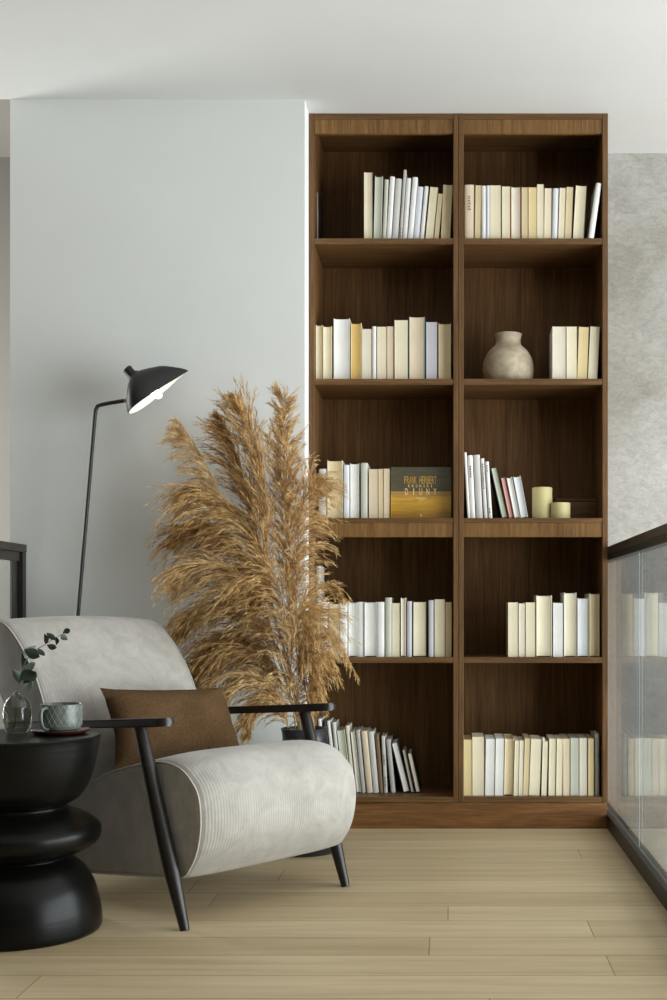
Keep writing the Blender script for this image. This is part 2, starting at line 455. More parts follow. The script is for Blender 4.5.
row(0, 0, (300, 100), 4.17, 576, [
    (264, 305, 264, 307, 297, 'h', 'cream', 'black', 'tall cream book'),
    (306, 339, 312, 346, 316, 'h', 'sage', 'sage', 'grey-green book'),
    (342, 358, 352, 370, 330, 's', 'pale', 'sage', 'narrow grey-green book'),
    (359, 380, 373, 398, 317, 's', 'pale', 'white', 'white spine'),
    (381, 410, 399, 426, 326, 's', 'pale', 'lightgrey', 'pale grey spine'),
    (412, 424, 430, 446, 290, 's', 'pale', 'grey', 'thin grey spine standing tallest'),
    (426, 446, 444, 464, 323, 's', 'pale', 'white', 'slim white spine'),
    (448, 470, 466, 495, 320, 's', 'pale', 'white', 'broad white spine'),
    (472, 497, 489, 516, 358, 's', 'pale', 'bluewhite', 'shorter white spine'),
    (499, 516, 519, 537, 358, 's', 'pale', 'white', 'thin short white spine'),
    (522, 555, 541, 579, 361, 'p', 'cream', 'tan', 'cream paperback'),
    (557, 579, 577, 596, 388, 'p', 'tan', 'tan', 'lowest tan paperback'),
    (582, 630, 598, 637, 352, 'p', 'tan', 'cream', 'wide tan paperback')], .03)
row(1, 0, (450, 100), 3.92, 541, [
    (56, 96, 55, 97, 330, 's', 'pale', 'beige', 'grey-beige spine, faintly lettered'),
    (97, 120, 100, 124, 332, 'p', 'tan', 'tan', 'slim tan paperback'),
    (122, 140, 124, 142, 335, 's', 'pale', 'white', 'white spine'),
    (141, 155, 143, 158, 335, 's', 'pale', 'bluewhite', 'narrow white spine'),
    (157, 200, 159, 203, 333, 'p', 'cream', 'tan', 'wide cream paperback'),
    (203, 237, 205, 238, 337, 'p', 'cream', 'tan', 'cream paperback'),
    (238, 279, 239, 280, 337, 'h', 'pale', 'red', 'pale book, reddish cover edge'),
    (281, 306, 282, 307, 341, 'p', 'tan', 'tan', 'tan paperback'),
    (308, 341, 308, 342, 340, 'p', 'yellow', 'tan', 'yellowed paperback'),
    (342, 368, 344, 370, 328, 'p', 'cream', 'pale', 'light cream book'),
    (369, 397, 371, 400, 343, 'p', 'cream', 'tan', 'dull cream paperback'),
    (399, 422, 403, 428, 345, 's', 'pale', 'bluewhite', 'bluish white spine'),
    (424, 448, 430, 455, 343, 'p', 'cream', 'cream', 'cream paperback'),
    (450, 476, 457, 485, 338, 'p', 'tan', 'tan', 'tan paperback'),
    (479, 527, 487, 544, 330, 'h', 'cream', 'black', 'wide tan book'),
    (540, 562, 570, 595, 330, 's', 'pale', 'white', 'white spine leaning hard right')], .02)
row(0, 1, (300, 250), 4.17, 537, [
    (62, 90, 62, 90, 311, 'h', 'cream', 'yellow', 'slim cream book'),
    (95, 133, 95, 134, 316, 'h', 'cream', 'yellow', 'cream book, yellow cover edge'),
    (139, 208, 140, 210, 283, 'h', 'white', 'lightgrey', 'tall thick white book'),
    (211, 256, 212, 257, 303, 'h', 'gold', 'yellow', 'golden yellow book'),
    (258, 298, 258, 299, 327, 'p', 'pale', 'beige', 'short pale book'),
    (300, 319, 301, 319, 317, 's', 'pale', 'white', 'thin white spine'),
    (321, 361, 321, 362, 318, 'p', 'cream', 'tan', 'cream paperback'),
    (363, 390, 363, 391, 316, 'p', 'beige', 'pink', 'pinkish cream paperback'),
    (394, 450, 393, 451, 291, 'p', 'cream', 'cream', 'thick cream book'),
    (454, 521, 454, 522, 275, 'h', 'beige', 'teal', 'tallest thick tan book'),
    (526, 572, 526, 573, 299, 'p', 'lav', 'lav', 'lavender white book'),
    (577, 630, 577, 631, 305, 'h', 'tan', 'tan', 'tan book')], .035)
row(1, 1, (450, 250), 3.92, 504, [
    (402, 455, 402, 456, 298, 'p', 'pale', 'white', 'off-white thick paperback'),
    (457, 498, 458, 501, 299, 'p', 'cream', 'cream', 'cream paperback'),
    (499, 538, 505, 547, 299, 'p', 'yellow', 'tan', 'yellowish paperback'),
    (540, 578, 549, 589, 298, 'p', 'cream', 'brown', 'leaning cream paperback')], .022)
row(0, 2, (300, 390), 4.17, 533, [
    (76, 110, 76, 111, 328, 's', 'pale', 'lightgrey', 'short pale grey book'),
    (113, 177, 112, 177, 292, 'h', 'tan', 'cream', 'tall wide tan book'),
    (181, 206, 181, 207, 312, 's', 'pale', 'bluewhite', 'narrow bluish white spine'),
    (208, 246, 208, 247, 305, 'h', 'white', 'lightgrey', 'white book'),
    (253, 282, 253, 283, 304, 's', 'pale', 'sage', 'greenish cream spine'),
    (287, 325, 287, 326, 329, 'p', 'beige', 'beige', 'beige paperback'),
    (327, 348, 327, 350, 328, 'p', 'tan', 'tan', 'slim tan paperback'),
    (350, 372, 351, 373, 327, 'p', 'beige', 'tan', 'beige paperback beside the picture album')], .035)
row(1, 2, (450, 390), 3.92, 503, [
    (66, 77, 49, 65, 244, 's', 'pale', 'white', 'thin white spine leaning on the divider'),
    (79, 99, 66, 89, 255, 's', 'pale', 'white', 'white spine with small grey lettering'),
    (101, 131, 90, 117, 253, 's', 'pale', 'lightgrey', 'broad white spine'),
    (133, 149, 119, 134, 267, 's', 'pale', 'white', 'white spine, large black lettering'),
    (151, 167, 137, 152, 280, 's', 'pale', 'white', 'white spine, small black lettering'),
    (203, 228, 157, 183, 300, 'h', 'sage', 'green', 'grey-green book, dark green cover'),
    (231, 251, 197, 216, 339, 'h', 'pink', 'red', 'dusty pink book'),
    (253, 275, 220, 242, 340, 'h', 'white', 'lightgrey', 'white book with striped edges'),
    (277, 308, 246, 276, 335, 'h', 'bluewhite', 'lightgrey', 'white book beside the candles')], .035)
row(0, 3, (300, 530), 4.17, 530, [
    (63, 84, 63, 84, 150, 's', 'pale', 'grey', 'tall half-hidden grey book'),
    (86, 118, 86, 118, 300, 's', 'pale', 'white', 'white spine behind the grass'),
    (121, 162, 121, 163, 308, 'p', 'tan', 'tan', 'tan book'),
    (164, 199, 164, 200, 302, 's', 'pale', 'white', 'white spine'),
    (201, 239, 201, 240, 302, 'h', 'white', 'white', 'wide white book'),
    (241, 266, 241, 267, 300, 's', 'pale', 'white', 'narrow white spine'),
    (268, 319, 268, 320, 300, 'h', 'white', 'lightgrey', 'thick pale grey-white book'),
    (321, 352, 321, 352, 300, 's', 'pale', 'white', 'white spine'),
    (355, 382, 355, 383, 282, 's', 'pale', 'sage', 'tall greenish cream spine'),
    (384, 416, 384, 417, 304, 'p', 'cream', 'cream', 'cream paperback'),
    (420, 441, 420, 442, 282, 'h', 'pale', 'pale', 'tall narrow off-white book'),
    (445, 467, 445, 468, 297, 's', 'pale', 'lav', 'lavender spine'),
    (470, 528, 470, 529, 297, 'h', 'cream', 'dark', 'thickest cream book'),
    (535, 557, 535, 558, 293, 's', 'pale', 'lav', 'lavender spine'),
    (561, 604, 561, 606, 288, 'p', 'cream', 'cream', 'tall cream book'),
    (607, 632, 608, 633, 300, 'p', 'tan', 'tan', 'slim tan book')], .03)
row(1, 3, (450, 530), 3.92, 500, [
    (228, 267, 228, 268, 283, 'p', 'cream', 'pale', 'cream paperback'),
    (270, 295, 270, 296, 287, 'p', 'pale', 'cream', 'slim cream paperback'),
    (297, 335, 297, 336, 283, 'p', 'cream', 'tan', 'warm cream paperback'),
    (338, 400, 338, 401, 256, 'h', 'cream', 'pale', 'thick tall cream book'),
    (405, 444, 405, 445, 285, 'p', 'white', 'white', 'short white book'),
    (447, 496, 447, 497, 245, 'h', 'cream', 'white', 'tallest cream book'),
    (499, 543, 499, 544, 266, 'h', 'bluewhite', 'tan', 'bluish white book'),
    (547, 587, 547, 588, 249, 'h', 'tan', 'cream', 'tall tan book')], .025)
row(0, 4, (300, 670), 4.17, 513, [
    (100, 116, 68, 84, 205, 's', 'pale', 'white', 'thin white spine by the pot'),
    (130, 142, 95, 108, 212, 's', 'pale', 'dark', 'thin dark spine behind the chair'),
    (146, 160, 110, 124, 212, 's', 'pale', 'white', 'thin half-hidden white spine'),
    (162, 178, 132, 147, 218, 's', 'pale', 'lightgrey', 'thin pale spine'),
    (183, 216, 150, 188, 248, 'h', 'sage', 'sage', 'wide grey-green book'),
    (218, 232, 188, 204, 232, 's', 'pale', 'pale', 'tall off-white spine'),
    (236, 254, 207, 230, 255, 'h', 'pale', 'grey', 'off-white book with a grey cover'),
    (256, 274, 231, 249, 250, 's', 'pale', 'grey', 'grey spine'),
    (278, 304, 252, 281, 254, 's', 'pale', 'beige', 'cream spine'),
    (305, 329, 282, 307, 256, 's', 'pale', 'lightgrey', 'bluish white spine'),
    (331, 347, 312, 329, 272, 's', 'pale', 'brown', 'brown spine'),
    (350, 365, 336, 356, 277, 's', 'pale', 'lightgrey', 'white spine with dark marks'),
    (376, 401, 358, 377, 290, 's', 'pale', 'grey', 'grey spine'),
    (428, 462, 378, 406, 300, 'h', 'white', 'dark', 'white book with a dark cover'),
    (464, 477, 424, 439, 330, 'h', 'grey', 'brown', 'slim grey-brown book'),
    (484, 503, 446, 466, 345, 'h', 'pale', 'black', 'off-white book with a black cover')], .09)
row(1, 4, (450, 670), 3.92, 489, [
    (52, 84, 52, 85, 273, 'p', 'yellow', 'tan', 'yellowish paperback'),
    (87, 135, 86, 133, 262, 'p', 'cream', 'beige', 'wide beige paperback'),
    (138, 174, 140, 178, 270, 'p', 'white', 'white', 'white paperback'),
    (176, 209, 180, 213, 268, 'p', 'white', 'white', 'white paperback beside its white twin'),
    (211, 247, 215, 252, 268, 'h', 'tan', 'tan', 'tan book'),
    (249, 267, 254, 273, 276, 'p', 'cream', 'cream', 'slim cream paperback'),
    (269, 285, 274, 290, 276, 'p', 'pale', 'cream', 'slim pale paperback'),
    (287, 308, 292, 317, 268, 'p', 'tan', 'tan', 'slim tan paperback'),
    (310, 352, 318, 360, 270, 'p', 'cream', 'tan', 'wide cream paperback'),
    (355, 383, 363, 386, 279, 'p', 'cream', 'dark', 'cream paperback with paper slip'),
    (386, 413, 389, 417, 269, 'p', 'cream', 'cream', 'cream paperback'),
    (415, 441, 419, 444, 269, 'p', 'cream', 'tan', 'cream paperback'),
    (443, 470, 446, 472, 269, 'p', 'beige', 'tan', 'beige paperback'),
    (473, 506, 474, 507, 267, 'p', 'sage', 'sage', 'grey-white paperback'),
    (508, 539, 509, 540, 267, 'p', 'pale', 'beige', 'pale paperback'),
    (541, 565, 541, 566, 268, 'p', 'yellow', 'dark', 'yellowish speckled-edge paperback'),
    (568, 586, 570, 588, 250, 's', 'pale', 'grey', 'tall grey spine')], .025)
BOOKS[(1, 0)][-1].location.y = FW + .004
# paper slip on a bottom-shelf book, lettering marks on white spines
b = BOOKS[(1, 4)][9]
hz = max(v.co.z for v in b.children[0].data.vertices)
obj('paper_slip', box(-.011, -.004, .002, .03, hz, hz + .012, bev=.001, seg=1), cover('white'), b)
def marks(b, spans, wfrac, key=None):
    w = max(v.co.x for v in b.children[1].data.vertices); h = max(v.co.z for v in b.children[1].data.vertices)
    bm = bmesh.new()
    for z0, z1 in spans:
        z = z0
        while z < z1:
            dz = random.uniform(.004, .009)
            bx(bm, -w * wfrac, w * wfrac * random.uniform(.4, 1), -.0007, .002, h * z, h * z + dz * .75)
            z += dz / h * 1.35
    obj('lettering', bm, key or INK, b)
L = BOOKS[(1, 2)]
marks(L[1], [(.66, .84)], .4); marks(L[3], [(.5, .93)], .5); marks(L[4], [(.1, .16), (.84, .93)], .4)
marks(BOOKS[(1, 0)][0], [(.55, .8)], .35, mat_noise('faded_ink', rgb(140, 130, 112), .1, (80, 80, 80), .7))
marks(BOOKS[(0, 4)][11], [(.1, .3), (.5, .7)], .5)
marks(BOOKS[(0, 0)][5], [(.04, .18)], .5, cover('red'))
# very thin pale booklet on the top left shelf
bk = make_book(.005, .205, .14, 'h', 'pale', 'black')
bk.location = (FX(314.2) + .0035, FW + .09, SHZ[0] + .0004)
tag(bk, 'very thin pale booklet standing alone against the left side panel on the top shelf', 'book')

# ------------------------------------------------------------------ landscape picture book with its lettering
def text_mesh(body, w, h, depth=.0006):
    cu = bpy.data.curves.new('lettering', 'FONT'); cu.body = body; cu.extrude = depth; cu.size = 1
    cu.resolution_u = 2
    to = bpy.data.objects.new('lettering', cu); C.objects.link(to)
    bpy.context.view_layer.update()
    me = bpy.data.meshes.new_from_object(to.evaluated_get(bpy.context.evaluated_depsgraph_get()))
    bpy.data.objects.remove(to)
    xs = [v.co.x for v in me.vertices]; ys = [v.co.y for v in me.vertices]
    x0, x1, y0, y1 = min(xs), max(xs), min(ys), max(ys)
    for v in me.vertices:
        x = (v.co.x - (x0 + x1) / 2) / (x1 - x0) * w; y = (v.co.y - y0) / (y1 - y0) * h
        v.co = (x, -v.co.z - depth, y)
    return me
Yp = FW + .05
pw = (451.2 - 390.6) * Yp / F; ph = (517.8 - 466.3) * Yp / F * 1.012
pb = thing('picture_book', 'landscape picture album with a golden desert cover facing out', 'book', ((390.6 + 451.2) / 2 * Yp / F - CX * Yp / F, Yp, SHZ[2] + .0025))
pb.rotation_euler = (-math.radians(5), 0, 0)
def dune():
    m, nt, b = new_mat('desert_print')
    tc = N(nt, 'ShaderNodeTexCoord'); sep = N(nt, 'ShaderNodeSeparateXYZ')
    nt.links.new(tc.outputs['Object'], sep.inputs[0])
    r = N(nt, 'ShaderNodeValToRGB'); e = r.color_ramp.elements
    dv = N(nt, 'ShaderNodeMath', operation='DIVIDE'); dv.inputs[1].default_value = ph
    nt.links.new(sep.outputs['Z'], dv.inputs[0]); nt.links.new(dv.outputs[0], r.inputs['Fac'])
    e[0].position = 0; e[0].color = rgb(150, 112, 40)
    e[1].position = 1; e[1].color = rgb(84, 82, 66)
    for p, c in ((.2, (190, 146, 48)), (.38, (205, 160, 62)), (.49, (172, 134, 72)), (.515, (178, 146, 96)), (.53, (92, 84, 62))):
        q = e.new(p); q.color = rgb(*c)
    v = coords(nt, (9, 1, 60))
    n, r2 = noise_ramp(nt, v, 1, 3, (.72, .7, .66, 1), (1.15, 1.13, 1.1, 1), .3, .7, .5, 1.2)
    mx = N(nt, 'ShaderNodeMix', data_type='RGBA', blend_type='MULTIPLY'); mx.inputs[0].default_value = .8
    nt.links.new(r.outputs['Color'], mx.inputs[6]); nt.links.new(r2.outputs['Color'], mx.inputs[7])
    nt.links.new(mx.outputs[2], b.inputs['Base Color']); b.inputs['Roughness'].default_value = .4
    return m
obj('cover', box(-pw / 2, pw / 2, 0, .002, 0, ph, bev=.0006, seg=1), dune(), pb)
obj('pages', box(-pw / 2 + .004, pw / 2 - .003, .002, .016, .003, ph - .003), paper('pale'), pb)
obj('back_cover', box(-pw / 2, pw / 2, .016, .018, 0, ph, bev=.0006, seg=1), cover('dark'), pb)
GOLD = mat_noise('gold_lettering', rgb(206, 160, 76), .12, (60, 60, 60), .5)
GOLDP = mat_noise('pale_gold_lettering', rgb(240, 214, 150), .08, (60, 60, 60), .5)
pz = lambda y: (517.8 - y) * Yp / F
px_ = lambda x: (x - (390.6 + 451.2) / 2) * Yp / F
for body, x0, x1, y0, y1, fill, m in (('FRANK HERBERT', 404.2, 436.4, 475.2, 482.8, .86, GOLD), ('KRONIKI', 408, 432.6, 483.6, 486.4, .55, GOLDP),
                                      ('DIUNY', 405, 436.4, 487.4, 494, .42, GOLDP)):
    pit = (x1 - x0) / (len(body) - 1 + fill)
    vs, fs = [], []
    for k, chx in enumerate(body):
        if chx == ' ': continue
        lw = pit * fill * (.3 if chx == 'I' else 1); xc = x0 + pit * (k + fill / 2)
        me = text_mesh(chx, lw * Yp / F, pz(y0) - pz(y1))
        o0 = len(vs)
        vs += [v.co + Vector((px_(xc), 0, pz(y1))) for v in me.vertices]
        fs += [tuple(o0 + i for i in p.vertices) for p in me.polygons]
        bpy.data.meshes.remove(me)
    me = bpy.data.meshes.new('lettering'); me.from_pydata(vs, [], fs); me.update()
    link('lettering', me, m, pb)
bm = box(px_(416), px_(426), -.0006, .001, pz(497.6), pz(496.9)); bx(bm, px_(418.5), px_(424), -.0006, .001, pz(499.5), pz(499))
bx(bm, px_(420.3), px_(421.7), -.0006, .001, pz(516), pz(514), bev=.0005)
obj('small_print', bm, GOLDP, pb)

# ------------------------------------------------------------------ vase, candles, wooden box on the right shelves
Yv = FW + .13
sc_ = Yv / F / 3.92
vx = (228 / 3.92 + 450 - CX) * Yv / F
t = lambda px, py: (abs(px - 228) * sc_, (503 - py) * sc_)
prof = [t(*p) for p in ((308, 503), (314, 497), (322, 482), (327, 462), (328.5, 440), (325, 414), (315, 388), (301, 367), (285, 353), (278, 343), (277, 328), (280, 312), (282, 306), (279, 303), (270, 303), (266, 308), (262, 330), (258, 352), (270, 372), (298, 400), (312, 440), (306, 480), (280, 494))]
pv = catmull([(r, 0, z) for r, z in prof], 3)
vm = mat_noise('weathered_clay', rgb(196, 184, 162), .06, (16, 16, 20), .85, .3, .004, 6, .2, col2=rgb(150, 136, 112), dist=.5)
vz = thing('clay_vase', 'round weathered beige clay vase with a short neck on the bookcase', 'vase', (vx, Yv, SHZ[1] + .0003))
obj('body', lathe(bmesh.new(), [(p.x, p.z) for p in pv], 56, True, True), vm, vz, 60)
def candle(name, x0, x1, yt, label, Yc):
    s = Yc / F / 3.92; r = (x1 - x0) / 2 * s; h = (503 - yt) * s
    x = ((x0 + x1) / 2 / 3.92 + 450 - CX) * Yc / F
    c = thing('candle', label, 'candle', (x, Yc, SHZ[2] + .0003), 0, 'pillar candles on the middle shelf')
    pr = [(r * .96, 0), (r, .002), (r, h - .004), (r * .98, h - .001), (r * .92, h), (r * .7, h - .003), (r * .25, h - .005), (.001, h - .005)]
    obj('wax', lathe(bmesh.new(), pr, 40), wax, c, 50)
    obj('wick', tube(bmesh.new(), [(0, 0, h - .006), (.0005, 0, h + .003), (.002, 0, h + .008)], .0014, 6), cover('dark'), c)
wax = mat_noise('olive_wax', rgb(216, 204, 150), .04, (20, 20, 8), .5, spec=.4)
wax.node_tree.nodes['Principled BSDF'].inputs['Subsurface Weight'].default_value = .15
wax.node_tree.nodes['Principled BSDF'].inputs['Subsurface Radius'].default_value = (.01, .008, .004)
candle('c', 322, 401, 375, 'taller pale olive pillar candle in the middle of the right shelf', FW + .12)
candle('c', 396, 472, 437, 'shorter pale olive pillar candle beside the taller one', FW + .09)
Yw = FW + .2
wb = thing('wooden_box', 'dark walnut wooden box standing behind the candles', 'box', ((496 / 3.92 + 450 - CX) * Yw / F, Yw, SHZ[2] + .0003))
hw = 79 * Yw / F / 3.92; hh = (502 - 410) * Yw / F / 3.92
obj('body', box(-hw, hw, 0, .09, 0, hh * .86, bev=.003), M['wood_h'], wb, 30)
obj('lid', box(-hw, hw, 0, .09, hh * .865, hh, bev=.003), M['wood_h'], wb, 30)

# ------------------------------------------------------------------ railings
XR0, XR1 = .583, .627
rr = thing('glass_railing', 'glass balustrade with dark metal rails running from the right side of the bookcase', 'railing', ((XR0 + XR1) / 2, 2.8, 0))
def rp(name, x0, x1, y0, y1, z0, z1, m, bev=.0015):
    return obj(name, box(x0 - (XR0 + XR1) / 2, x1 - (XR0 + XR1) / 2, y0 - 2.8, y1 - 2.8, z0, z1, bev=bev), m, rr)
rp('top_rail', XR0 + .002, XR1, .9, 4.783, 1.018, 1.046, M['rail_metal'])
rp('glass_channel', XR0 + .004, XR1 - .004, .9, 4.783, .996, 1.0178, M['rail_dark'])
rp('bottom_rail', XR0, XR1, .9, 4.783, .0003, .052, M['rail_dark'])
xm = (XR0 + XR1) / 2
for y0, y1 in ((3.80, 4.78), (2.35, 3.794), (.91, 2.344)):
    g = rp('glass_panel', xm - .005, xm + .005, y0, y1, .0523, .9955, M['glass'], 0)
rp('glass_joint', xm - .0015, xm + .0015, 3.7955, 3.7985, .053, .995, M['glass_edge'], 0)
XL = -1.53
lr = thing('glass_railing', 'glass balustrade with black frame at the left edge of the white wall', 'railing', (XL, 3.2, 0))
def lp(name, x0, x1, y0, y1, z0, z1, m, bev=.0015):
    return obj(name, box(x0 - XL, x1 - XL, y0 - 3.2, y1 - 3.2, z0, z1, bev=bev), m, lr)
lp('top_rail', XL - .03, XL + .006, 2.3, 4.278, 1.018, 1.046, M['rail_metal'])
lp('glass_channel', XL - .026, XL - .004, 2.3, 4.235, .985, 1.0178, M['rail_metal'])
lp('post', XL - .026, XL + .004, 4.246, 4.278, .052, 1.0178, M['black_metal'])
lp('post', XL - .024, XL - .010, 4.21, 4.23, .052, .9848, M['black_metal'])
lp('bottom_rail', XL - .03, XL + .006, 2.3, 4.278, .0003, .052, M['rail_dark'])
lp('glass_panel', XL - .02, XL - .010, 2.31, 4.209, .0523, .9848, M['glass'], 0)

# ------------------------------------------------------------------ armchair
un = math.hypot(.634, .773); ux, uy = .634 / un, .773 / un
dx, dy = uy, -ux
OX, OY = -.671, 3.007
W = .605
def chw(x, y): return (OX + x * dx + y * ux, OY + x * dy + y * uy)
cx0, cy0 = chw(-.4, W / 2)
ch = thing('armchair', 'ivory corduroy armchair with rounded seat and black wooden arms', 'armchair', (cx0, cy0, 0), math.atan2(dy, dx))
def L3(x, y, z): return Vector((x + .4, y - W / 2, z))
def area2(pts): return sum(a.x * b.z - b.x * a.z for a, b in zip(pts, pts[1:] + pts[:1]))
def cushion_sweep(name, ctrl, y0, y1, r, bulge, mat, side_mat, sub=8, bulge_fn=None, pw_=2):
    prof = catmull([(x, 0, z) for x, z in ctrl], sub, True)
    if area2(prof) > 0: prof = prof[::-1]
    n = len(prof); cen = sum(prof, Vector()) / n
    nor = []
    for i in range(n):
        t = prof[(i + 1) % n] - prof[i - 1]; t.normalize()
        nor.append(Vector((-t.z, 0, t.x)))
    if sum((prof[i] - cen).dot(nor[i]) for i in range(n)) < 0: nor = [-v for v in nor]
    rings = []
    ys = []
    k = 6
    for j in range(k + 1):
        a = PI / 2 * j / k; ys.append((y0 + r * (1 - math.sin(a)) , r * (1 - math.cos(a))))
    ys = ys[::-1]            # from the side face inwards
    ys = [(y0 + r * (1 - math.cos(PI / 2 * j / k)), r * (1 - math.sin(PI / 2 * j / k))) for j in range(k + 1)]
    mid = 22
    full = ys + [(y0 + r + (y1 - y0 - 2 * r) * j / mid, 0) for j in range(1, mid)] + [(y0 + y1 - a, b) for a, b in ys[::-1]]
    bm = bmesh.new()
    for y, ins in full:
        v = (y - y0) / (y1 - y0) * 2 - 1
        bl = bulge * (1 - abs(v) ** pw_)
        rings.append([bm.verts.new(L3(0, y, 0) + prof[i] + nor[i] * (bl * (bulge_fn(prof[i]) if bulge_fn else 1) - ins)) for i in range(n)])
    for a, b in zip(rings, rings[1:]):
        for i in range(n):
            bm.faces.new((a[i], a[(i + 1) % n], b[(i + 1) % n], b[i]))
    f0 = bm.faces.new(rings[0][::-1]); f1 = bm.faces.new(rings[-1])
    f0.material_index = f1.material_index = 1
    bmesh.ops.recalc_face_normals(bm, faces=bm.faces)
    o = obj(name, bm, mat, ch, 50); o.data.materials.append(side_mat)
    pb_ = bmesh.new()
    for yy in (y0 + r * .25, y1 - r * .25):
        pts = [L3(0, yy, 0) + prof[i] - nor[i] * r * .22 for i in range(n)]
        seg = 6; rg = []
        for i in range(n):
            side = Vector((0, 1, 0)); rg.append([pb_.verts.new(pts[i] + (nor[i] * math.cos(2 * PI * q / seg) + side * math.sin(2 * PI * q / seg)) * .0028) for q in range(seg)])
        for i in range(n):
            for q in range(seg):
                pb_.faces.new((rg[i][q], rg[i][(q + 1) % seg], rg[(i + 1) % n][(q + 1) % seg], rg[(i + 1) % n][q]))
    bmesh.ops.recalc_face_normals(pb_, faces=pb_.faces)
    obj('piping', pb_, M['piping'], o, 60)
    return o
seat = [(.024, .28), (.015, .336), (-.012, .372), (-.06, .403), (-.133, .414), (-.23, .401), (-.345, .373), (-.444, .337), (-.56, .292), (-.63, .25),
        (-.64, .17), (-.62, .08), (-.55, .066), (-.48, .072), (-.3, .09), (-.14, .106), (-.05, .120), (-.018, .148), (.006, .186), (.02, .232)]
cushion_sweep('seat', seat, .03, .600, .014, .011, M['cord'], M['cord_side'], bulge_fn=lambda p: (.4 + 2.2 * max(0, min(1, (p.x + .25) / .2))) * max(.1, min(1, (p.z - .09) / .14)), pw_=5)
back = [(-.645, .40), (-.672, .48), (-.703, .555), (-.742, .62), (-.812, .70), (-.88, .755), (-.925, .776), (-.975, .778), (-1.018, .755), (-1.025, .72), (-.97, .61), (-.88, .47),
        (-.80, .33), (-.745, .2), (-.72, .11), (-.665, .085), (-.635, .13), (-.63, .26)]
cushion_sweep('backrest', back, .03, .600, .022, .012, M['cord'], M['cord_side'])
def arm(y):
    bm = bmesh.new(); ang = math.atan2(.03, .40)
    pts = []
    hw, ln = .027, .74
    for k in range(13):
        a = -PI / 2 + PI * k / 12; pts.append((hw * math.cos(a) - hw, hw * math.sin(a)))
    for k in range(13):
        a = PI / 2 + PI * k / 12; pts.append((-ln + hw * .6 * math.cos(a), hw * .8 * math.sin(a)))
    lo = [bm.verts.new((x, yy, -.011)) for x, yy in pts]; hi = [bm.verts.new((x, yy, .011)) for x, yy in pts]
    n = len(pts)
    for k in range(n): bm.faces.new((lo[k], lo[(k + 1) % n], hi[(k + 1) % n], hi[k]))
    bm.faces.new(lo[::-1]); bm.faces.new(hi)
    bmesh.ops.bevel(bm, geom=[e for e in bm.edges if abs(e.verts[0].co.z - e.verts[1].co.z) < 1e-6], offset=.004, segments=2, affect='EDGES')
    bmesh.ops.rotate(bm, verts=bm.verts, matrix=Matrix.Rotation(-ang, 3, 'Y'))
    bmesh.ops.translate(bm, verts=bm.verts, vec=L3(-.06 if y == 0 else -.078, y, .524))
    bmesh.ops.recalc_face_normals(bm, faces=bm.faces)
    obj('armrest', bm, M['black_wood'], ch, 40)
for y in (0, W): arm(y)
def leg(a, b, y, yb):
    n = 14; pts = []; rad = []
    for k in range(n + 1):
        t_ = k / n
        pts.append(L3(a[0] + (b[0] - a[0]) * t_, y + (yb - y) * t_, a[1] + (b[1] - a[1]) * t_))
        rad.append(.0165 + .0045 * math.sin(min(1, t_ / .7) * PI / 2) - (.0085 * ((t_ - .7) / .3) if t_ > .7 else 0))
    obj('leg', tube(bmesh.new(), pts, rad, 18), M['black_wood'], ch, 50)
for y in (0, W):
    s_ = 0
    leg((-.187 if y == 0 else -.2, .504), ((.0, .0) if y == 0 else (-.02, .0)), y, y if y == 0 else .600)
    leg((-.70, .468), (-.80, .0), y, y)
obj('stretcher', tube(bmesh.new(), [L3(-.07, 0, .19), L3(-.11, .06, .13), L3(-.2, .16, .088), L3(-.2, .46, .088), L3(-.11, .56, .13), L3(-.07, W, .19)], .011, 10), M['black_wood'], ch, 50)

# cushion
cz = thing('cushion', 'brown woven rectangular cushion leaning on the armchair back', 'cushion', (*chw(-.492, .352), .450))
cz.rotation_euler = (math.radians(-2.5), 0, math.atan2(dy, dx))
def pillow(w, h, d, n=26):
    bm = bmesh.new()
    def pt(u, v, s):
        e = ((1 - abs(u) ** 2.6) * (1 - abs(v) ** 2.6)); e = max(0, e) ** .55
        pin = .085
        y = u * w / 2 * (1 - pin * (1 - v * v) * abs(u) ** 2); z = v * h / 2 * (1 - pin * 1.2 * (1 - u * u) * abs(v))
        y -= .035 * max(0, -u) * max(0, -v) * w / .46
        wr = .012 * noise.noise(Vector((u * 2.2 - v * 1.2, v * 2.6, s * 3))) + .004 * noise.noise(Vector((u * 7, v * 3, s)))
        return Vector((s * (d / 2 * e + wr * e), y, z))
    F_ = [[bm.verts.new(pt(-1 + 2 * i / n, -1 + 2 * j / n, 1)) for j in range(n + 1)] for i in range(n + 1)]
    B_ = [[F_[i][j] if i in (0, n) or j in (0, n) else bm.verts.new(pt(-1 + 2 * i / n, -1 + 2 * j / n, -1)) for j in range(n + 1)] for i in range(n + 1)]
    for i in range(n):
        for j in range(n):
            bm.faces.new((F_[i][j], F_[i + 1][j], F_[i + 1][j + 1], F_[i][j + 1]))
            bm.faces.new((B_[i][j], B_[i][j + 1], B_[i + 1][j + 1], B_[i + 1][j]))
    bmesh.ops.recalc_face_normals(bm, faces=bm.faces)
    rot = Matrix.Rotation(math.radians(-27), 3, 'Y')
    bmesh.ops.rotate(bm, verts=bm.verts, matrix=rot)
    return bm
obj('cover', pillow(.46, .28, .15), M['brown_fabric'], cz, 70)

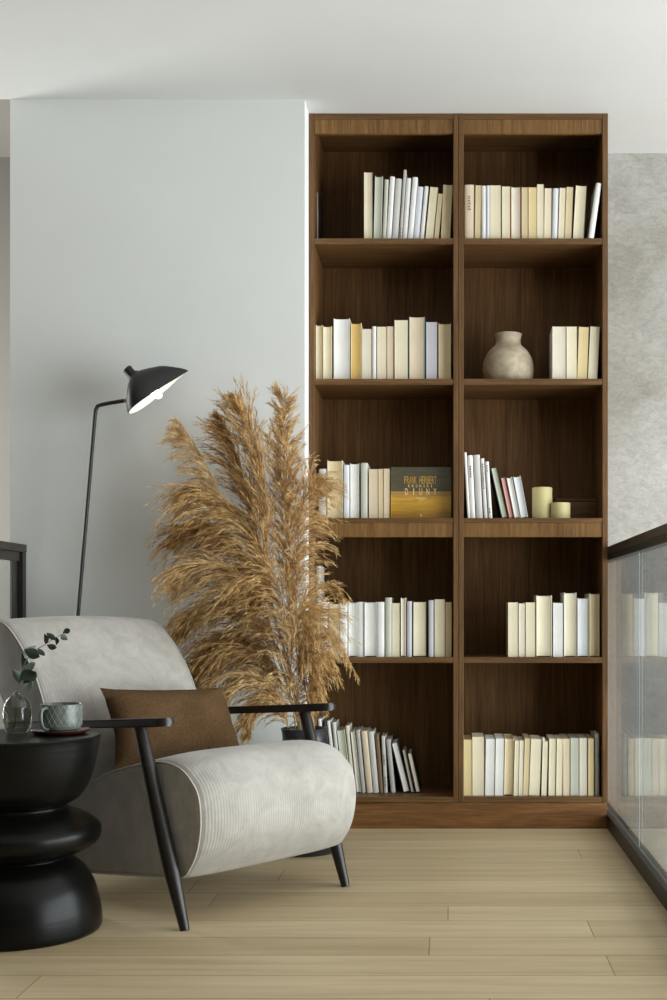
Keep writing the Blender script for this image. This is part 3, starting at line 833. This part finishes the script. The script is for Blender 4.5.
# ------------------------------------------------------------------ side table
TX, TY = -1.092, 3.01
tb = [(.196, 0), (.2025, .008), (.2025, .03), (.199, .06), (.192, .09), (.182, .12), (.165, .149), (.145, .17), (.126, .181), (.121, .186), (.128, .190), (.156, .2), (.177, .211),
      (.197, .228), (.201, .247), (.198, .262), (.181, .278), (.157, .292), (.126, .305), (.117, .312), (.120, .319), (.134, .326), (.15, .338), (.164, .357), (.175, .38), (.185, .412), (.192, .448), (.198, .482), (.2, .490), (.196, .494)]
st = thing('side_table', 'black turned hourglass side table beside the armchair', 'side table', (TX, TY, 0))
tm = mat_noise('black_stained_timber', rgb(13, 13, 11), .4, (4, 4, 60), .3, .2, .003, 6, .2, dist=.4)
pr = catmull([(r, 0, z) for r, z in tb[:-2]], 3)
obj('pedestal', lathe(bmesh.new(), [(p.x, p.z) for p in pr] + [(.2, .489)], 72), tm, st, 60)
obj('table_top', lathe(bmesh.new(), [(.2, .4893), (.2005, .4905), (.199, .4932), (.196, .494), (.12, .494), (.002, .494)], 72), tm, st, 40)
TT = .4943

# saucer and cup
sx, sy = -1.001, 3.05
lac = mat_noise('dark_red_lacquer', rgb(66, 32, 30), .1, (20, 20, 20), .25)
sa = thing('saucer', 'dark reddish brown saucer under the patterned cup', 'saucer', (sx, sy, TT))
obj('dish', lathe(bmesh.new(), [(.045, 0), (.062, .001), (.070, .005), (.0735, .010), (.0728, .0116), (.069, .0095), (.055, .0066), (.03, .006), (.001, .006)], 56), lac, sa, 50)
cu = thing('cup', 'grey-green ceramic cup embossed with triangles, on the side table', 'cup', (sx + .003, sy, TT + .0068))
def cup_mat():
    m, nt, b = new_mat('green_grey_glaze')
    v = coords(nt, (1, 1, 1))
    n, r = noise_ramp(nt, v, 60, 3, rgb(84, 91, 85), rgb(120, 127, 119))
    nt.links.new(r.outputs['Color'], b.inputs['Base Color']); b.inputs['Roughness'].default_value = .3
    return m
gm = cup_mat(); rimm = mat_noise('dark_glaze', rgb(70, 78, 74), .08, (40, 40, 40), .3)
R, Hc = .0512, .066
cp = [(r, z * 1.16) for r, z in [(.03, 0), (.042, .0012), (.0475, .006), (.0505, .014), (R, .025), (R, .055), (.0512, .059), (.0497, .060), (.0485, .058), (.0482, .03), (.045, .01), (.02, .005), (.001, .005)]]
obj('body', lathe(bmesh.new(), cp, 64), gm, cu, 50)
bm = bmesh.new()
nn = 22
for k in range(nn):                     # raised zig-zag ridges in rows
    for rw in range(4):
        z0 = .014 + rw * .0133; z1 = z0 + .0133
        a0 = 2 * PI * (k + .5 * (rw % 2)) / nn; a1 = a0 + PI / nn; a2 = a0 + 2 * PI / nn
        q = lambda a, z: Vector((math.cos(a) * (R + .0001), math.sin(a) * (R + .0001), z))
        tube(bm, [q(a0, z0), q((a0 + a1) / 2, (z0 + z1) / 2), q(a1, z1)], .0006, 4, False)
        tube(bm, [q(a1, z1), q((a1 + a2) / 2, (z0 + z1) / 2), q(a2, z0)], .0006, 4, False)
obj('raised_pattern', bm, mat_noise('pale_glaze', rgb(136, 145, 138), .05, (40, 40, 40), .22), cu, 60)
hp = []
ha = math.radians(247)
hd = Vector((math.cos(ha), math.sin(ha), 0))
for r_, z in ((R - .002, .052), (R + .008, .0535), (R + .017, .051), (R + .0215, .044), (R + .022, .033), (R + .020, .022), (R + .014, .012), (R + .004, .007), (R - .004, .007)):
    hp.append(hd * r_ + Vector((0, 0, z * 1.16)))
obj('handle', tube(bmesh.new(), catmull(hp, 4), .0042, 10), gm, cu, 60)

# glass bud vase with eucalyptus
gx, gy = -1.1125, 3.055
gv = thing('bud_vase', 'small clear glass bud vase on the black side table', 'vase', (gx, gy, TT))
gp = [(.016, 0), (.024, .001), (.031, .012), (.0355, .032), (.0358, .052), (.033, .072), (.026, .088), (.016, .097), (.0095, .1005), (.0085, .104), (.0095, .1065), (.0083, .1068), (.0072, .104), (.0082, .0985), (.014, .0945), (.0245, .086), (.0315, .071), (.0343, .052), (.034, .032), (.0295, .013), (.023, .0035), (.001, .003)]
gpc = catmull([(r, 0, z) for r, z in gp], 3)
obj('body', lathe(bmesh.new(), [(max(p.x, .0008), p.z) for p in gpc], 48), M['vase_glass'], gv, 70)
def gpt(px, py, dY=0): return P(px, py, gy + dY)
eu = thing('eucalyptus_sprig', 'dark green eucalyptus sprig bending right out of the bud vase', 'plant', (gx, gy, TT + .004))
eo = Vector((gx, gy, TT + .004))
stp = [Vector((-.012, .006, .0)), Vector((-.004, .002, .05)), Vector((0, 0, .1))] + [gpt(*p) - eo for p in ((20, 684), (23, 668), (28, 658), (36, 650), (45, 644.5), (52, 640), (59, 636), (66, 632.5))]
STEM = mat_noise('eucalyptus_stem', rgb(92, 98, 78), .1, (60, 60, 60), .6)
c_ = catmull(stp, 4)
obj('stem', tube(bmesh.new(), c_, [.0017 - .001 * i / len(c_) for i in range(len(c_))], 6), STEM, eu, 60)
LFD = mat_noise('eucalyptus_dark_leaf', rgb(60, 70, 60), .12, (50, 50, 50), .55)
LFP = mat_noise('eucalyptus_pale_leaf', rgb(138, 152, 144), .1, (50, 50, 50), .6)
def leaf(base, tip, wid, dyt, mat, face):
    """oval leaf from base to tip (pixels), tip moved dyt metres in depth; face tilts its plane"""
    a = gpt(*base) - eo; b = gpt(*tip, dyt) - eo
    ax = b - a; ln = ax.length; ax.normalize()
    sd = ax.cross(Vector((0, -1, 0))).normalized(); up = sd.cross(ax)
    sd = (sd * math.cos(face) + up * math.sin(face)).normalized(); nm = ax.cross(sd)
    bm = bmesh.new(); n = 9; top, bot = [], []
    for i in range(n + 1):
        t_ = i / n; hw = wid / 2 * math.sin(PI * min(1, max(0, t_ * .97 + .015)) ** .85)
        r1, r2 = [], []
        for j in range(5):
            v = -1 + j / 2
            p = a + ax * ln * t_ + sd * hw * 1.3 * v + nm * (ln * .10 * math.sin(PI * t_) + hw * .35 * v * v)
            r1.append(bm.verts.new(p + nm * .0003)); r2.append(bm.verts.new(p - nm * .0003))
        top.append(r1); bot.append(r2)
    for i in range(n):
        for j in range(4):
            bm.faces.new((top[i][j], top[i + 1][j], top[i + 1][j + 1], top[i][j + 1]))
            bm.faces.new((bot[i][j], bot[i][j + 1], bot[i + 1][j + 1], bot[i + 1][j]))
        bm.faces.new((top[i][0], bot[i][0], bot[i + 1][0], top[i + 1][0])); bm.faces.new((top[i][4], top[i + 1][4], bot[i + 1][4], bot[i][4]))
    for e in (0, n):
        for j in range(4): bm.faces.new((top[e][j], top[e][j + 1], bot[e][j + 1], bot[e][j]))
    bmesh.ops.recalc_face_normals(bm, faces=bm.faces)
    obj('leaf', bm, mat, eu, 60)
leaf((21, 684), (13, 669.5), .025, -.015, LFP, .3)
leaf((20.5, 683), (36, 672), .031, -.02, LFD, -.5)
leaf((20.5, 680), (14, 671.5), .016, .02, LFD, .2)
leaf((21.5, 690), (32.5, 681), .024, -.012, LFP, .6)
leaf((22, 671), (22, 653), .020, .012, LFD, .4)
leaf((24, 667), (35.5, 663.5), .019, -.015, LFP, .5)
leaf((25, 658), (36, 645.5), .024, .02, LFP, -.3)
leaf((24.5, 649.5), (39.5, 657), .021, -.022, LFD, .2)
leaf((38, 648.5), (45, 655.5), .010, -.012, LFD, .5)
leaf((46, 644), (44.3, 633.5), .012, .008, LFD, .3)
leaf((46.5, 633), (56, 640), .011, -.01, LFD, .2)
leaf((56, 637), (56, 645), .011, .01, LFD, -.4)
leaf((47, 645), (56.5, 648), .012, -.012, LFD, .3)
leaf((63, 633), (70, 629.5), .011, -.01, LFD, -.2)
leaf((61, 635), (67.5, 640), .012, .01, LFD, .3)

# ------------------------------------------------------------------ floor lamp
LY = 4.08
lf = P(58, 0, LY); lx = lf.x
lm = thing('floor_lamp', 'black floor lamp with a bent stem and hooded shade behind the armchair', 'lamp', (lx, LY, 0))
lo_ = Vector((lx, LY, 0))
obj('base', lathe(bmesh.new(), [(.125, .0003), (.127, .004), (.127, .012), (.122, .016), (.02, .018), (.012, .03), (.001, .03)], 48), M['black_metal'], lm, 40)
zp = lambda px, py: P(px, py, LY) - lo_
pts = [Vector((0, 0, .015)), zp(78, 615), zp(94.6, 420), zp(95.6, 410), zp(97.5, 406.2), zp(101, 404.8), zp(110, 403), zp(126.5, 400.4)]
obj('stem', tube(bmesh.new(), pts, .0068, 12), M['black_metal'], lm, 50)
obj('swivel', tube(bmesh.new(), [zp(124.5, 400.8), zp(129.5, 399.8)], .0075, 12), M['brass'], lm, 50)
U = LY / F
Lp = zp(129.0, 414.2)
aw = Vector((.807, 0, .590)); nw = Vector((-.590, 0, .807)); bw = Vector((0, 1, 0))
roll = Matrix.Rotation(math.radians(9), 3, aw)      # mouth turned a little to the room
nw = roll @ nw; bw = roll @ bw
prof_n = [(0, 0), (3.5, 7), (10.3, 15.4), (16, 21.5), (21.3, 25.6), (27, 28.2), (33.4, 28.2), (40, 26.0), (48, 22.6), (56.6, 18.1), (66.6, 9), (71.5, 3.6), (73.7, 0)]
pc = catmull([(a, 0, n) for a, n in prof_n], 3)
def half(a):
    u = a / 73.7
    return 27 * (max(0, u) / .30) ** .5 * max(0, 1 - u) ** 1.35 / .618 if u > 0 else 0
def shade_bm(off):
    bm = bmesh.new(); rows = []; m_ = 20
    for p in pc:
        a, h = p.x, max(p.z, 0); hw = max(half(min(max(a, 0), 73.7)), .02)
        r_ = []
        for k in range(m_ + 1):
            th = PI * k / m_
            bb = -math.cos(th); zz = math.sin(th)
            vv = max(hw - off, .01) * math.copysign(abs(bb) ** .9, bb); hh_ = max(h - off, 0) * zz ** .85
            aa = a + (off * (1 - 2 * a / 73.7))
            r_.append(bm.verts.new(Lp + (aw * aa + nw * hh_ + bw * vv) * U))
        rows.append(r_)
    for r0, r1 in zip(rows, rows[1:]):
        for k in range(m_): bm.faces.new((r0[k], r0[k + 1], r1[k + 1], r1[k]))
    bmesh.ops.remove_doubles(bm, verts=bm.verts, dist=1e-6)
    return bm
SHADE = mat_noise('black_lacquered_shade', rgb(36, 37, 34), .05, (20, 20, 20), .45, spec=.4)
SHW = mat_noise('white_shade_lining', rgb(244, 243, 238), .01, (20, 20, 20), .6)
sh = obj('shade', shade_bm(0), SHADE, lm, 70)
obj('shade_lining', shade_bm(.8), SHW, sh, 70)
kb = lambda a, n: Lp + (aw * a + nw * n) * U
obj('shade_cap', tube(bmesh.new(), [kb(27.5, 24), kb(26.8, 28.5), kb(26.2, 30), kb(25.8, 36.4), kb(25.7, 37.2)], [.030, .0205, .0165, .0165, .0145], 20), SHADE, lm, 40)
sock = obj('bulb_socket', tube(bmesh.new(), [kb(28, 22), kb(31, 9)], .010, 14), SHW, lm, 50)
bo = kb(33.5, 1.5)
bm = bmesh.new()
dirb = (aw * 3.5 - nw * 8.5).normalized()
tube(bm, [bo - dirb * .03, bo - dirb * .02, bo - dirb * .008, bo + dirb * .006, bo + dirb * .016, bo + dirb * .022, bo + dirb * .0245], [.008, .009, .012, .0135, .012, .008, .003], 16)
BULB = bpy.data.materials.new('lit_bulb'); BULB.use_nodes = True
bb_ = BULB.node_tree.nodes['Principled BSDF']; bb_.inputs['Base Color'].default_value = (.95, .93, .9, 1)
bb_.inputs['Emission Color'].default_value = (1, .95, .87, 1); bb_.inputs['Emission Strength'].default_value = 9
obj('bulb', bm, BULB, lm, 60)

# ------------------------------------------------------------------ black pot and pampas grass
PX, PY_ = -.49, 4.0
pt_ = thing('pot', 'black floor vase holding the pampas grass behind the armchair', 'vase', (PX, PY_, 0))
pp = [(.09, .0003), (.11, .004), (.135, .06), (.15, .14), (.148, .22), (.125, .30), (.095, .345), (.077, .368), (.074, .385), (.078, .408), (.080, .413), (.075, .413), (.069, .40), (.067, .38), (.072, .365), (.1, .32), (.13, .24), (.13, .14), (.11, .05), (.08, .02), (.001, .02)]
ppc = catmull([(r, 0, z) for r, z in pp], 3)
obj('body', lathe(bmesh.new(), [(max(p.x, .0008), max(p.z, .0003)) for p in ppc], 56), M['pot'], pt_, 70)

def pampas_mat(name, c1, c2):
    m = bpy.data.materials.new(name); m.use_nodes = True; nt = m.node_tree
    b = nt.nodes['Principled BSDF']; out = nt.nodes['Material Output']
    v = coords(nt, (38, 38, 38))
    n, r = noise_ramp(nt, v, 1, 4, c1, c2, .34, .66)
    nt.links.new(r.outputs['Color'], b.inputs['Base Color']); b.inputs['Roughness'].default_value = .7
    b.inputs['Specular IOR Level'].default_value = .25
    tl = N(nt, 'ShaderNodeBsdfTranslucent'); nt.links.new(r.outputs['Color'], tl.inputs['Color'])
    mix = N(nt, 'ShaderNodeMixShader'); mix.inputs[0].default_value = .22
    nt.links.new(b.outputs[0], mix.inputs[1]); nt.links.new(tl.outputs[0], mix.inputs[2]); nt.links.new(mix.outputs[0], out.inputs['Surface'])
    return m
PG = [pampas_mat('pampas_gold', rgb(160, 121, 66), rgb(240, 206, 148)), pampas_mat('pampas_tan', rgb(180, 141, 84), rgb(250, 222, 170)),
      pampas_mat('pampas_umber', rgb(138, 100, 50), rgb(226, 186, 124))]
STK = mat_noise('dry_stalk', rgb(188, 158, 112), .15, (40, 40, 4), .6)
def rv(rng): return Vector((rng.gauss(0, 1), rng.gauss(0, 1), rng.gauss(0, 1)))
def plume(name_label, path, blen, spread, wind, droop, nb, nh, mat, seed, curl=.5, hair=.034, tipw=.22, foot=(0, 0)):
    """path: (px, py, depth) from the lowest plume branch to the tip; branches fan out of the stalk and droop"""
    rng = random.Random(seed)
    ax = catmull([P(*p) for p in path], 10)
    root = thing('pampas_plume', name_label, 'dried grass', (PX + foot[0], PY_ + foot[1], .06), 0, 'pampas plumes in the black pot')
    ro = Vector(root.location)
    top = ax[0]
    neck = Vector((PX + foot[0] * .9, PY_ + foot[1] * .9, .40))
    st_ = catmull([ro, neck, neck.lerp(top, .5) + Vector((0, 0, .03)), top], 6) + ax[1:]
    obj('stalk', tube(bmesh.new(), [p - ro for p in st_], [.0026 - .0019 * i / len(st_) for i in range(len(st_))], 5), STK, root, 60)
    verts, faces = [], []
    def ribbon(pts, w0):
        t0 = (pts[-1] - pts[0]).normalized()
        sd = t0.cross(rv(rng)).normalized()
        base = len(verts); n = len(pts)
        for i, p in enumerate(pts):
            w = w0 * (1 - .8 * i / (n - 1)) * .5
            verts.append(p + sd * w - ro); verts.append(p - sd * w - ro)
        for i in range(n - 1):
            a = base + 2 * i; faces.append((a, a + 1, a + 3, a + 2))
    wind = Vector(wind)
    n_ax = len(ax)
    for b in range(nb):
        s = (b + rng.random()) / nb
        f = s * (n_ax - 1); i = min(int(f), n_ax - 2); p = ax[i].lerp(ax[i + 1], f - i)
        tg = (ax[min(i + 2, n_ax - 1)] - ax[max(i - 1, 0)]).normalized()
        rd = rv(rng); rd = (rd - tg * rd.dot(tg)).normalized(); rd.y *= .75
        taper = (.45 + .75 * math.sin(PI * min(1, .12 + s * .8))) if s < .75 else max(tipw, 1.15 * (1 - s) ** .5 + .1)
        ln = blen * taper * rng.uniform(.7, 1.15)
        d = (tg * rng.uniform(.7, 1.1) + rd * spread * rng.uniform(.5, 1.2) + wind * rng.uniform(.5, 1.1)).normalized()
        # the branch as a drooping curve
        q = [p.copy()]; k = 7
        for j in range(k):
            d = (d + Vector((0, 0, -droop * rng.uniform(.6, 1.3) * (j + 1) / k)) + wind * curl * .22 + rv(rng) * .05).normalized()
            nx = q[-1] + d * ln / k
            if nx.x < -.56 and nx.y > 4.262: nx.y = 4.262 - rng.random() * .01
            if nx.x >= -.56 and nx.y > 4.375: nx.y = 4.375 - rng.random() * .01
            q.append(nx)
        ribbon(q, .0026)
        def hairs(path, kk, cnt, scale):
            for h in range(cnt):
                g = (h + rng.random()) / cnt * .97 + .03; fi = g * kk; j = min(int(fi), kk - 1)
                hp_ = path[j].lerp(path[j + 1], fi - j); hd_ = (path[j + 1] - path[j]).normalized()
                sidev = rv(rng); sidev = (sidev - hd_ * sidev.dot(hd_)).normalized()
                dd = (hd_ + sidev * rng.uniform(.1, .42)).normalized()
                hl = hair * scale * rng.uniform(.45, 1.2) * (1.0 - .4 * g)
                e1 = hp_ + dd * hl * .5; dd = (dd + Vector((0, 0, -.3 * droop)) + hd_ * .1).normalized()
                e2 = e1 + dd * hl * .5
                for e_ in (e1, e2):
                    lim = 4.27 if e_.x < -.545 else 4.388
                    if e_.y > lim: e_.y = lim - .002
                ribbon([hp_, e1, e2], rng.uniform(.0013, .0026))
        m_ = max(4, int(nh * .36 * ln / blen))
        hairs(q, k, m_, 1.0)
        for sb in range(6):
            g = .08 + .8 * (sb + rng.random()) / 6; fi = g * k; j = min(int(fi), k - 1)
            sp_ = q[j].lerp(q[j + 1], fi - j); sdir = (q[j + 1] - q[j]).normalized()
            sidev = rv(rng); sidev = (sidev - sdir * sidev.dot(sdir)).normalized()
            dd = (sdir + sidev * rng.uniform(.18, .5)).normalized(); sl = ln * rng.uniform(.18, .42) * (1.1 - .5 * g)
            sq = [sp_]
            for j2 in range(3):
                dd = (dd + Vector((0, 0, -droop * .5)) + rv(rng) * .06).normalized()
                nx = sq[-1] + dd * sl / 3
                lim = 4.262 if nx.x < -.55 else 4.38
                if nx.y > lim: nx.y = lim - .004
                sq.append(nx)
            ribbon(sq, .0020)
            hairs(sq, 3, max(4, int(nh * .2 * sl / (blen * .35))), .75)
    me = bpy.data.meshes.new('plume'); me.from_pydata(verts, [], faces); me.update()
    link('plume_head', me, mat, root)
D = 4.05
G, T_, B_ = PG
# upright plumes
plume('tallest pampas plume in the middle with a broad feathery tip', [(268, 600, D), (266, 530, D), (261, 470, D), (248, 424, D), (236, 403, D)], .15, .40, (-.15, 0, .1), .10, 160, 50, G, 1, .3)
plume('pampas plume leaning left of the tallest one', [(262, 570, D + .04), (252, 510, D + .04), (236, 455, D + .04), (220, 420, D + .04)], .14, .42, (-.25, 0, .05), .16, 130, 46, B_, 2, .4, foot=(-.01, -.01))
plume('straight bristly pampas plume beside the bookcase', [(292, 600, D + .06), (288, 530, D + .06), (285, 460, D + .05), (283, 398, D + .05)], .105, .95, (.05, 0, .10), .05, 300, 46, T_, 3, .2, .030, tipw=.62, foot=(.02, .01))
plume('small pampas plume with a thin flag-like tip at far left', [(232, 520, D), (215, 482, D), (198, 450, D), (180, 422, D)], .12, .22, (-.42, 0, -.02), .22, 70, 30, T_, 4, .8, foot=(-.02, .0))
# left drooping mass
plume('pampas plume arching left with tips level with the middle shelf', [(276, 620, D), (263, 560, D), (242, 516, D), (214, 494, D), (190, 490, D)], .20, .40, (-.45, -.03, -.16), .28, 150, 54, G, 5, .8, .04, foot=(-.02, -.02))
plume('pampas plume arching left just below the flag-like one', [(274, 640, D + .07), (258, 580, D + .07), (234, 540, D + .06), (204, 526, D + .06), (182, 534, D + .05)], .20, .40, (-.42, 0, -.2), .28, 140, 54, B_, 6, .8, .04, foot=(-.01, .02))
plume('golden pampas plume sweeping furthest left over the armchair back', [(278, 660, D - .03), (262, 602, D - .04), (234, 570, D - .04), (203, 564, D - .04), (180, 578, D - .04)], .20, .42, (-.38, -.03, -.24), .28, 150, 54, T_, 7, .8, .04, foot=(-.03, -.02))
plume('pampas plume drooping left behind the armchair back', [(280, 680, D + .04), (262, 626, D + .03), (234, 602, D + .02), (204, 608, D + .02), (184, 628, D + .02)], .20, .42, (-.34, 0, -.28), .28, 140, 54, G, 8, .7, .04, foot=(-.02, .03))
plume('dark pampas plume low behind the armchair back', [(282, 690, D), (264, 648, D), (238, 634, D), (212, 648, D), (196, 672, D)], .18, .45, (-.30, -.02, -.3), .28, 130, 50, B_, 9, .6, .038, foot=(.0, -.03))
plume('pampas plume just right of the armchair back, above the cushion', [(283, 702, D - .01), (266, 660, D - .02), (243, 648, D - .03), (221, 662, D - .03), (206, 688, D - .03)], .17, .45, (-.28, -.02, -.3), .28, 120, 48, G, 19, .6, .036, foot=(-.015, -.02))
plume('pale pampas plume drooping just above the far armrest', [(284, 718, D - .06), (270, 688, D - .07), (250, 676, D - .07), (230, 688, D - .07), (218, 710, D - .06)], .16, .45, (-.26, -.02, -.32), .28, 120, 46, T_, 14, .6, .036, foot=(-.01, -.035))
plume('lowest pampas plume showing between the far armrest and the seat', [(288, 728, D - .08), (280, 706, D - .09), (268, 700, D - .09), (254, 712, D - .09), (248, 730, D - .08)], .12, .45, (-.22, -.02, -.3), .28, 90, 40, G, 15, .6, .034, foot=(.0, -.04))
# middle and right side
plume('pampas plume flopping right against the bookcase side', [(296, 620, D + .06), (297, 560, D + .06), (302, 512, D + .06), (309, 488, D + .05), (315, 484, D + .05)], .13, .6, (.14, -.05, -.32), .32, 150, 44, T_, 10, .5, .034, foot=(.03, .0))
plume('thin pampas plume curving right in front of the fourth shelf', [(296, 650, D), (300, 612, D), (314, 588, D - .01), (330, 584, D - .02), (342, 598, D - .02)], .085, .24, (.12, -.04, -.3), .30, 44, 20, T_, 11, .5, .028, foot=(.03, -.02))
plume('pampas plume hanging down at the right in front of the lower books', [(296, 705, D), (301, 664, D - .02), (309, 648, D - .03), (317, 664, D - .03), (325, 708, D - .03)], .12, .32, (.06, -.04, -.38), .32, 80, 38, T_, 12, .5, .034, foot=(.04, -.01))
plume('wispy pampas plume with one long thin tip reaching furthest right', [(298, 670, D + .02), (308, 632, D + .01), (326, 628, D), (342, 648, D), (358, 678, D)], .075, .22, (.10, -.03, -.3), .3, 36, 16, T_, 16, .5, .026, foot=(.035, .02))
plume('loose pampas plume in the middle hanging in front of the pot', [(290, 700, D - .06), (292, 650, D - .07), (298, 618, D - .08), (304, 622, D - .08), (306, 652, D - .08)], .17, .45, (.02, -.06, -.4), .30, 170, 46, T_, 13, .5, .036, foot=(.01, -.04))
plume('slim pampas plume hanging straight down over the rim of the pot', [(297, 715, D - .05), (302, 672, D - .06), (308, 656, D - .06), (313, 672, D - .06), (314, 706, D - .06)], .12, .40, (.02, -.03, -.4), .30, 110, 40, G, 18, .5, .034, foot=(.02, -.045))
plume('short golden pampas plume curling over at the centre of the bunch', [(288, 660, D - .03), (284, 610, D - .05), (276, 584, D - .06), (266, 584, D - .06), (258, 602, D - .06)], .16, .48, (-.16, -.06, -.34), .30, 120, 46, G, 17, .6, .036, foot=(-.005, -.02))

# ------------------------------------------------------------------ light: daylight through the right window, added fill in the stairwell
def area(name, loc, rot, sx_, sy_, power, col):
    l = bpy.data.lights.new(name, 'AREA'); l.shape = 'RECTANGLE'; l.size = sx_; l.size_y = sy_; l.energy = power; l.color = col
    o = bpy.data.objects.new(name, l); C.objects.link(o); o.location = loc; o.rotation_euler = rot
    return o
area('daylight_right', (3.74, (WY0 + WY1) / 2, (WZ0 + WZ1) / 2), (0, math.radians(90), 0), WZ1 - WZ0 - .1, WY1 - WY0 - .1, 350, (.97, 1, 1.01))
area('stairwell_fill', (-3.36, 4.9, 1.25), (0, math.radians(-90), 0), 2.0, .85, 50, (1, 1, .98))  # fill lamp added to lift the dim stairwell walls
w = bpy.data.worlds.new('sky'); bpy.context.scene.world = w; w.use_nodes = True
w.node_tree.nodes['Background'].inputs['Color'].default_value = (.85, .92, 1, 1)
w.node_tree.nodes['Background'].inputs['Strength'].default_value = .6

# ------------------------------------------------------------------ camera
cd = bpy.data.cameras.new('camera'); co = bpy.data.objects.new('camera', cd); C.objects.link(co)
co.location = (0, 0, EYE); co.rotation_euler = (PI / 2, 0, 0)
cd.sensor_fit = 'AUTO'; cd.sensor_width = 36; cd.lens = F / 1000 * 36
cd.shift_x = (333.5 - CX) / 1000; cd.shift_y = (CY - 500) / 1000
cd.clip_start = .05; cd.clip_end = 100
S = bpy.context.scene
S.camera = co
S.view_settings.view_transform = 'Standard'; S.view_settings.look = 'None'
S.view_settings.gamma = 1; S.view_settings.use_curve_mapping = False
S.view_settings.exposure = .25
S.cycles.use_denoising = True
S.cycles.max_bounces = 8; S.cycles.transparent_max_bounces = 16
S.cycles.caustics_reflective = False; S.cycles.caustics_refractive = False
S.cycles.sample_clamp_indirect = 4
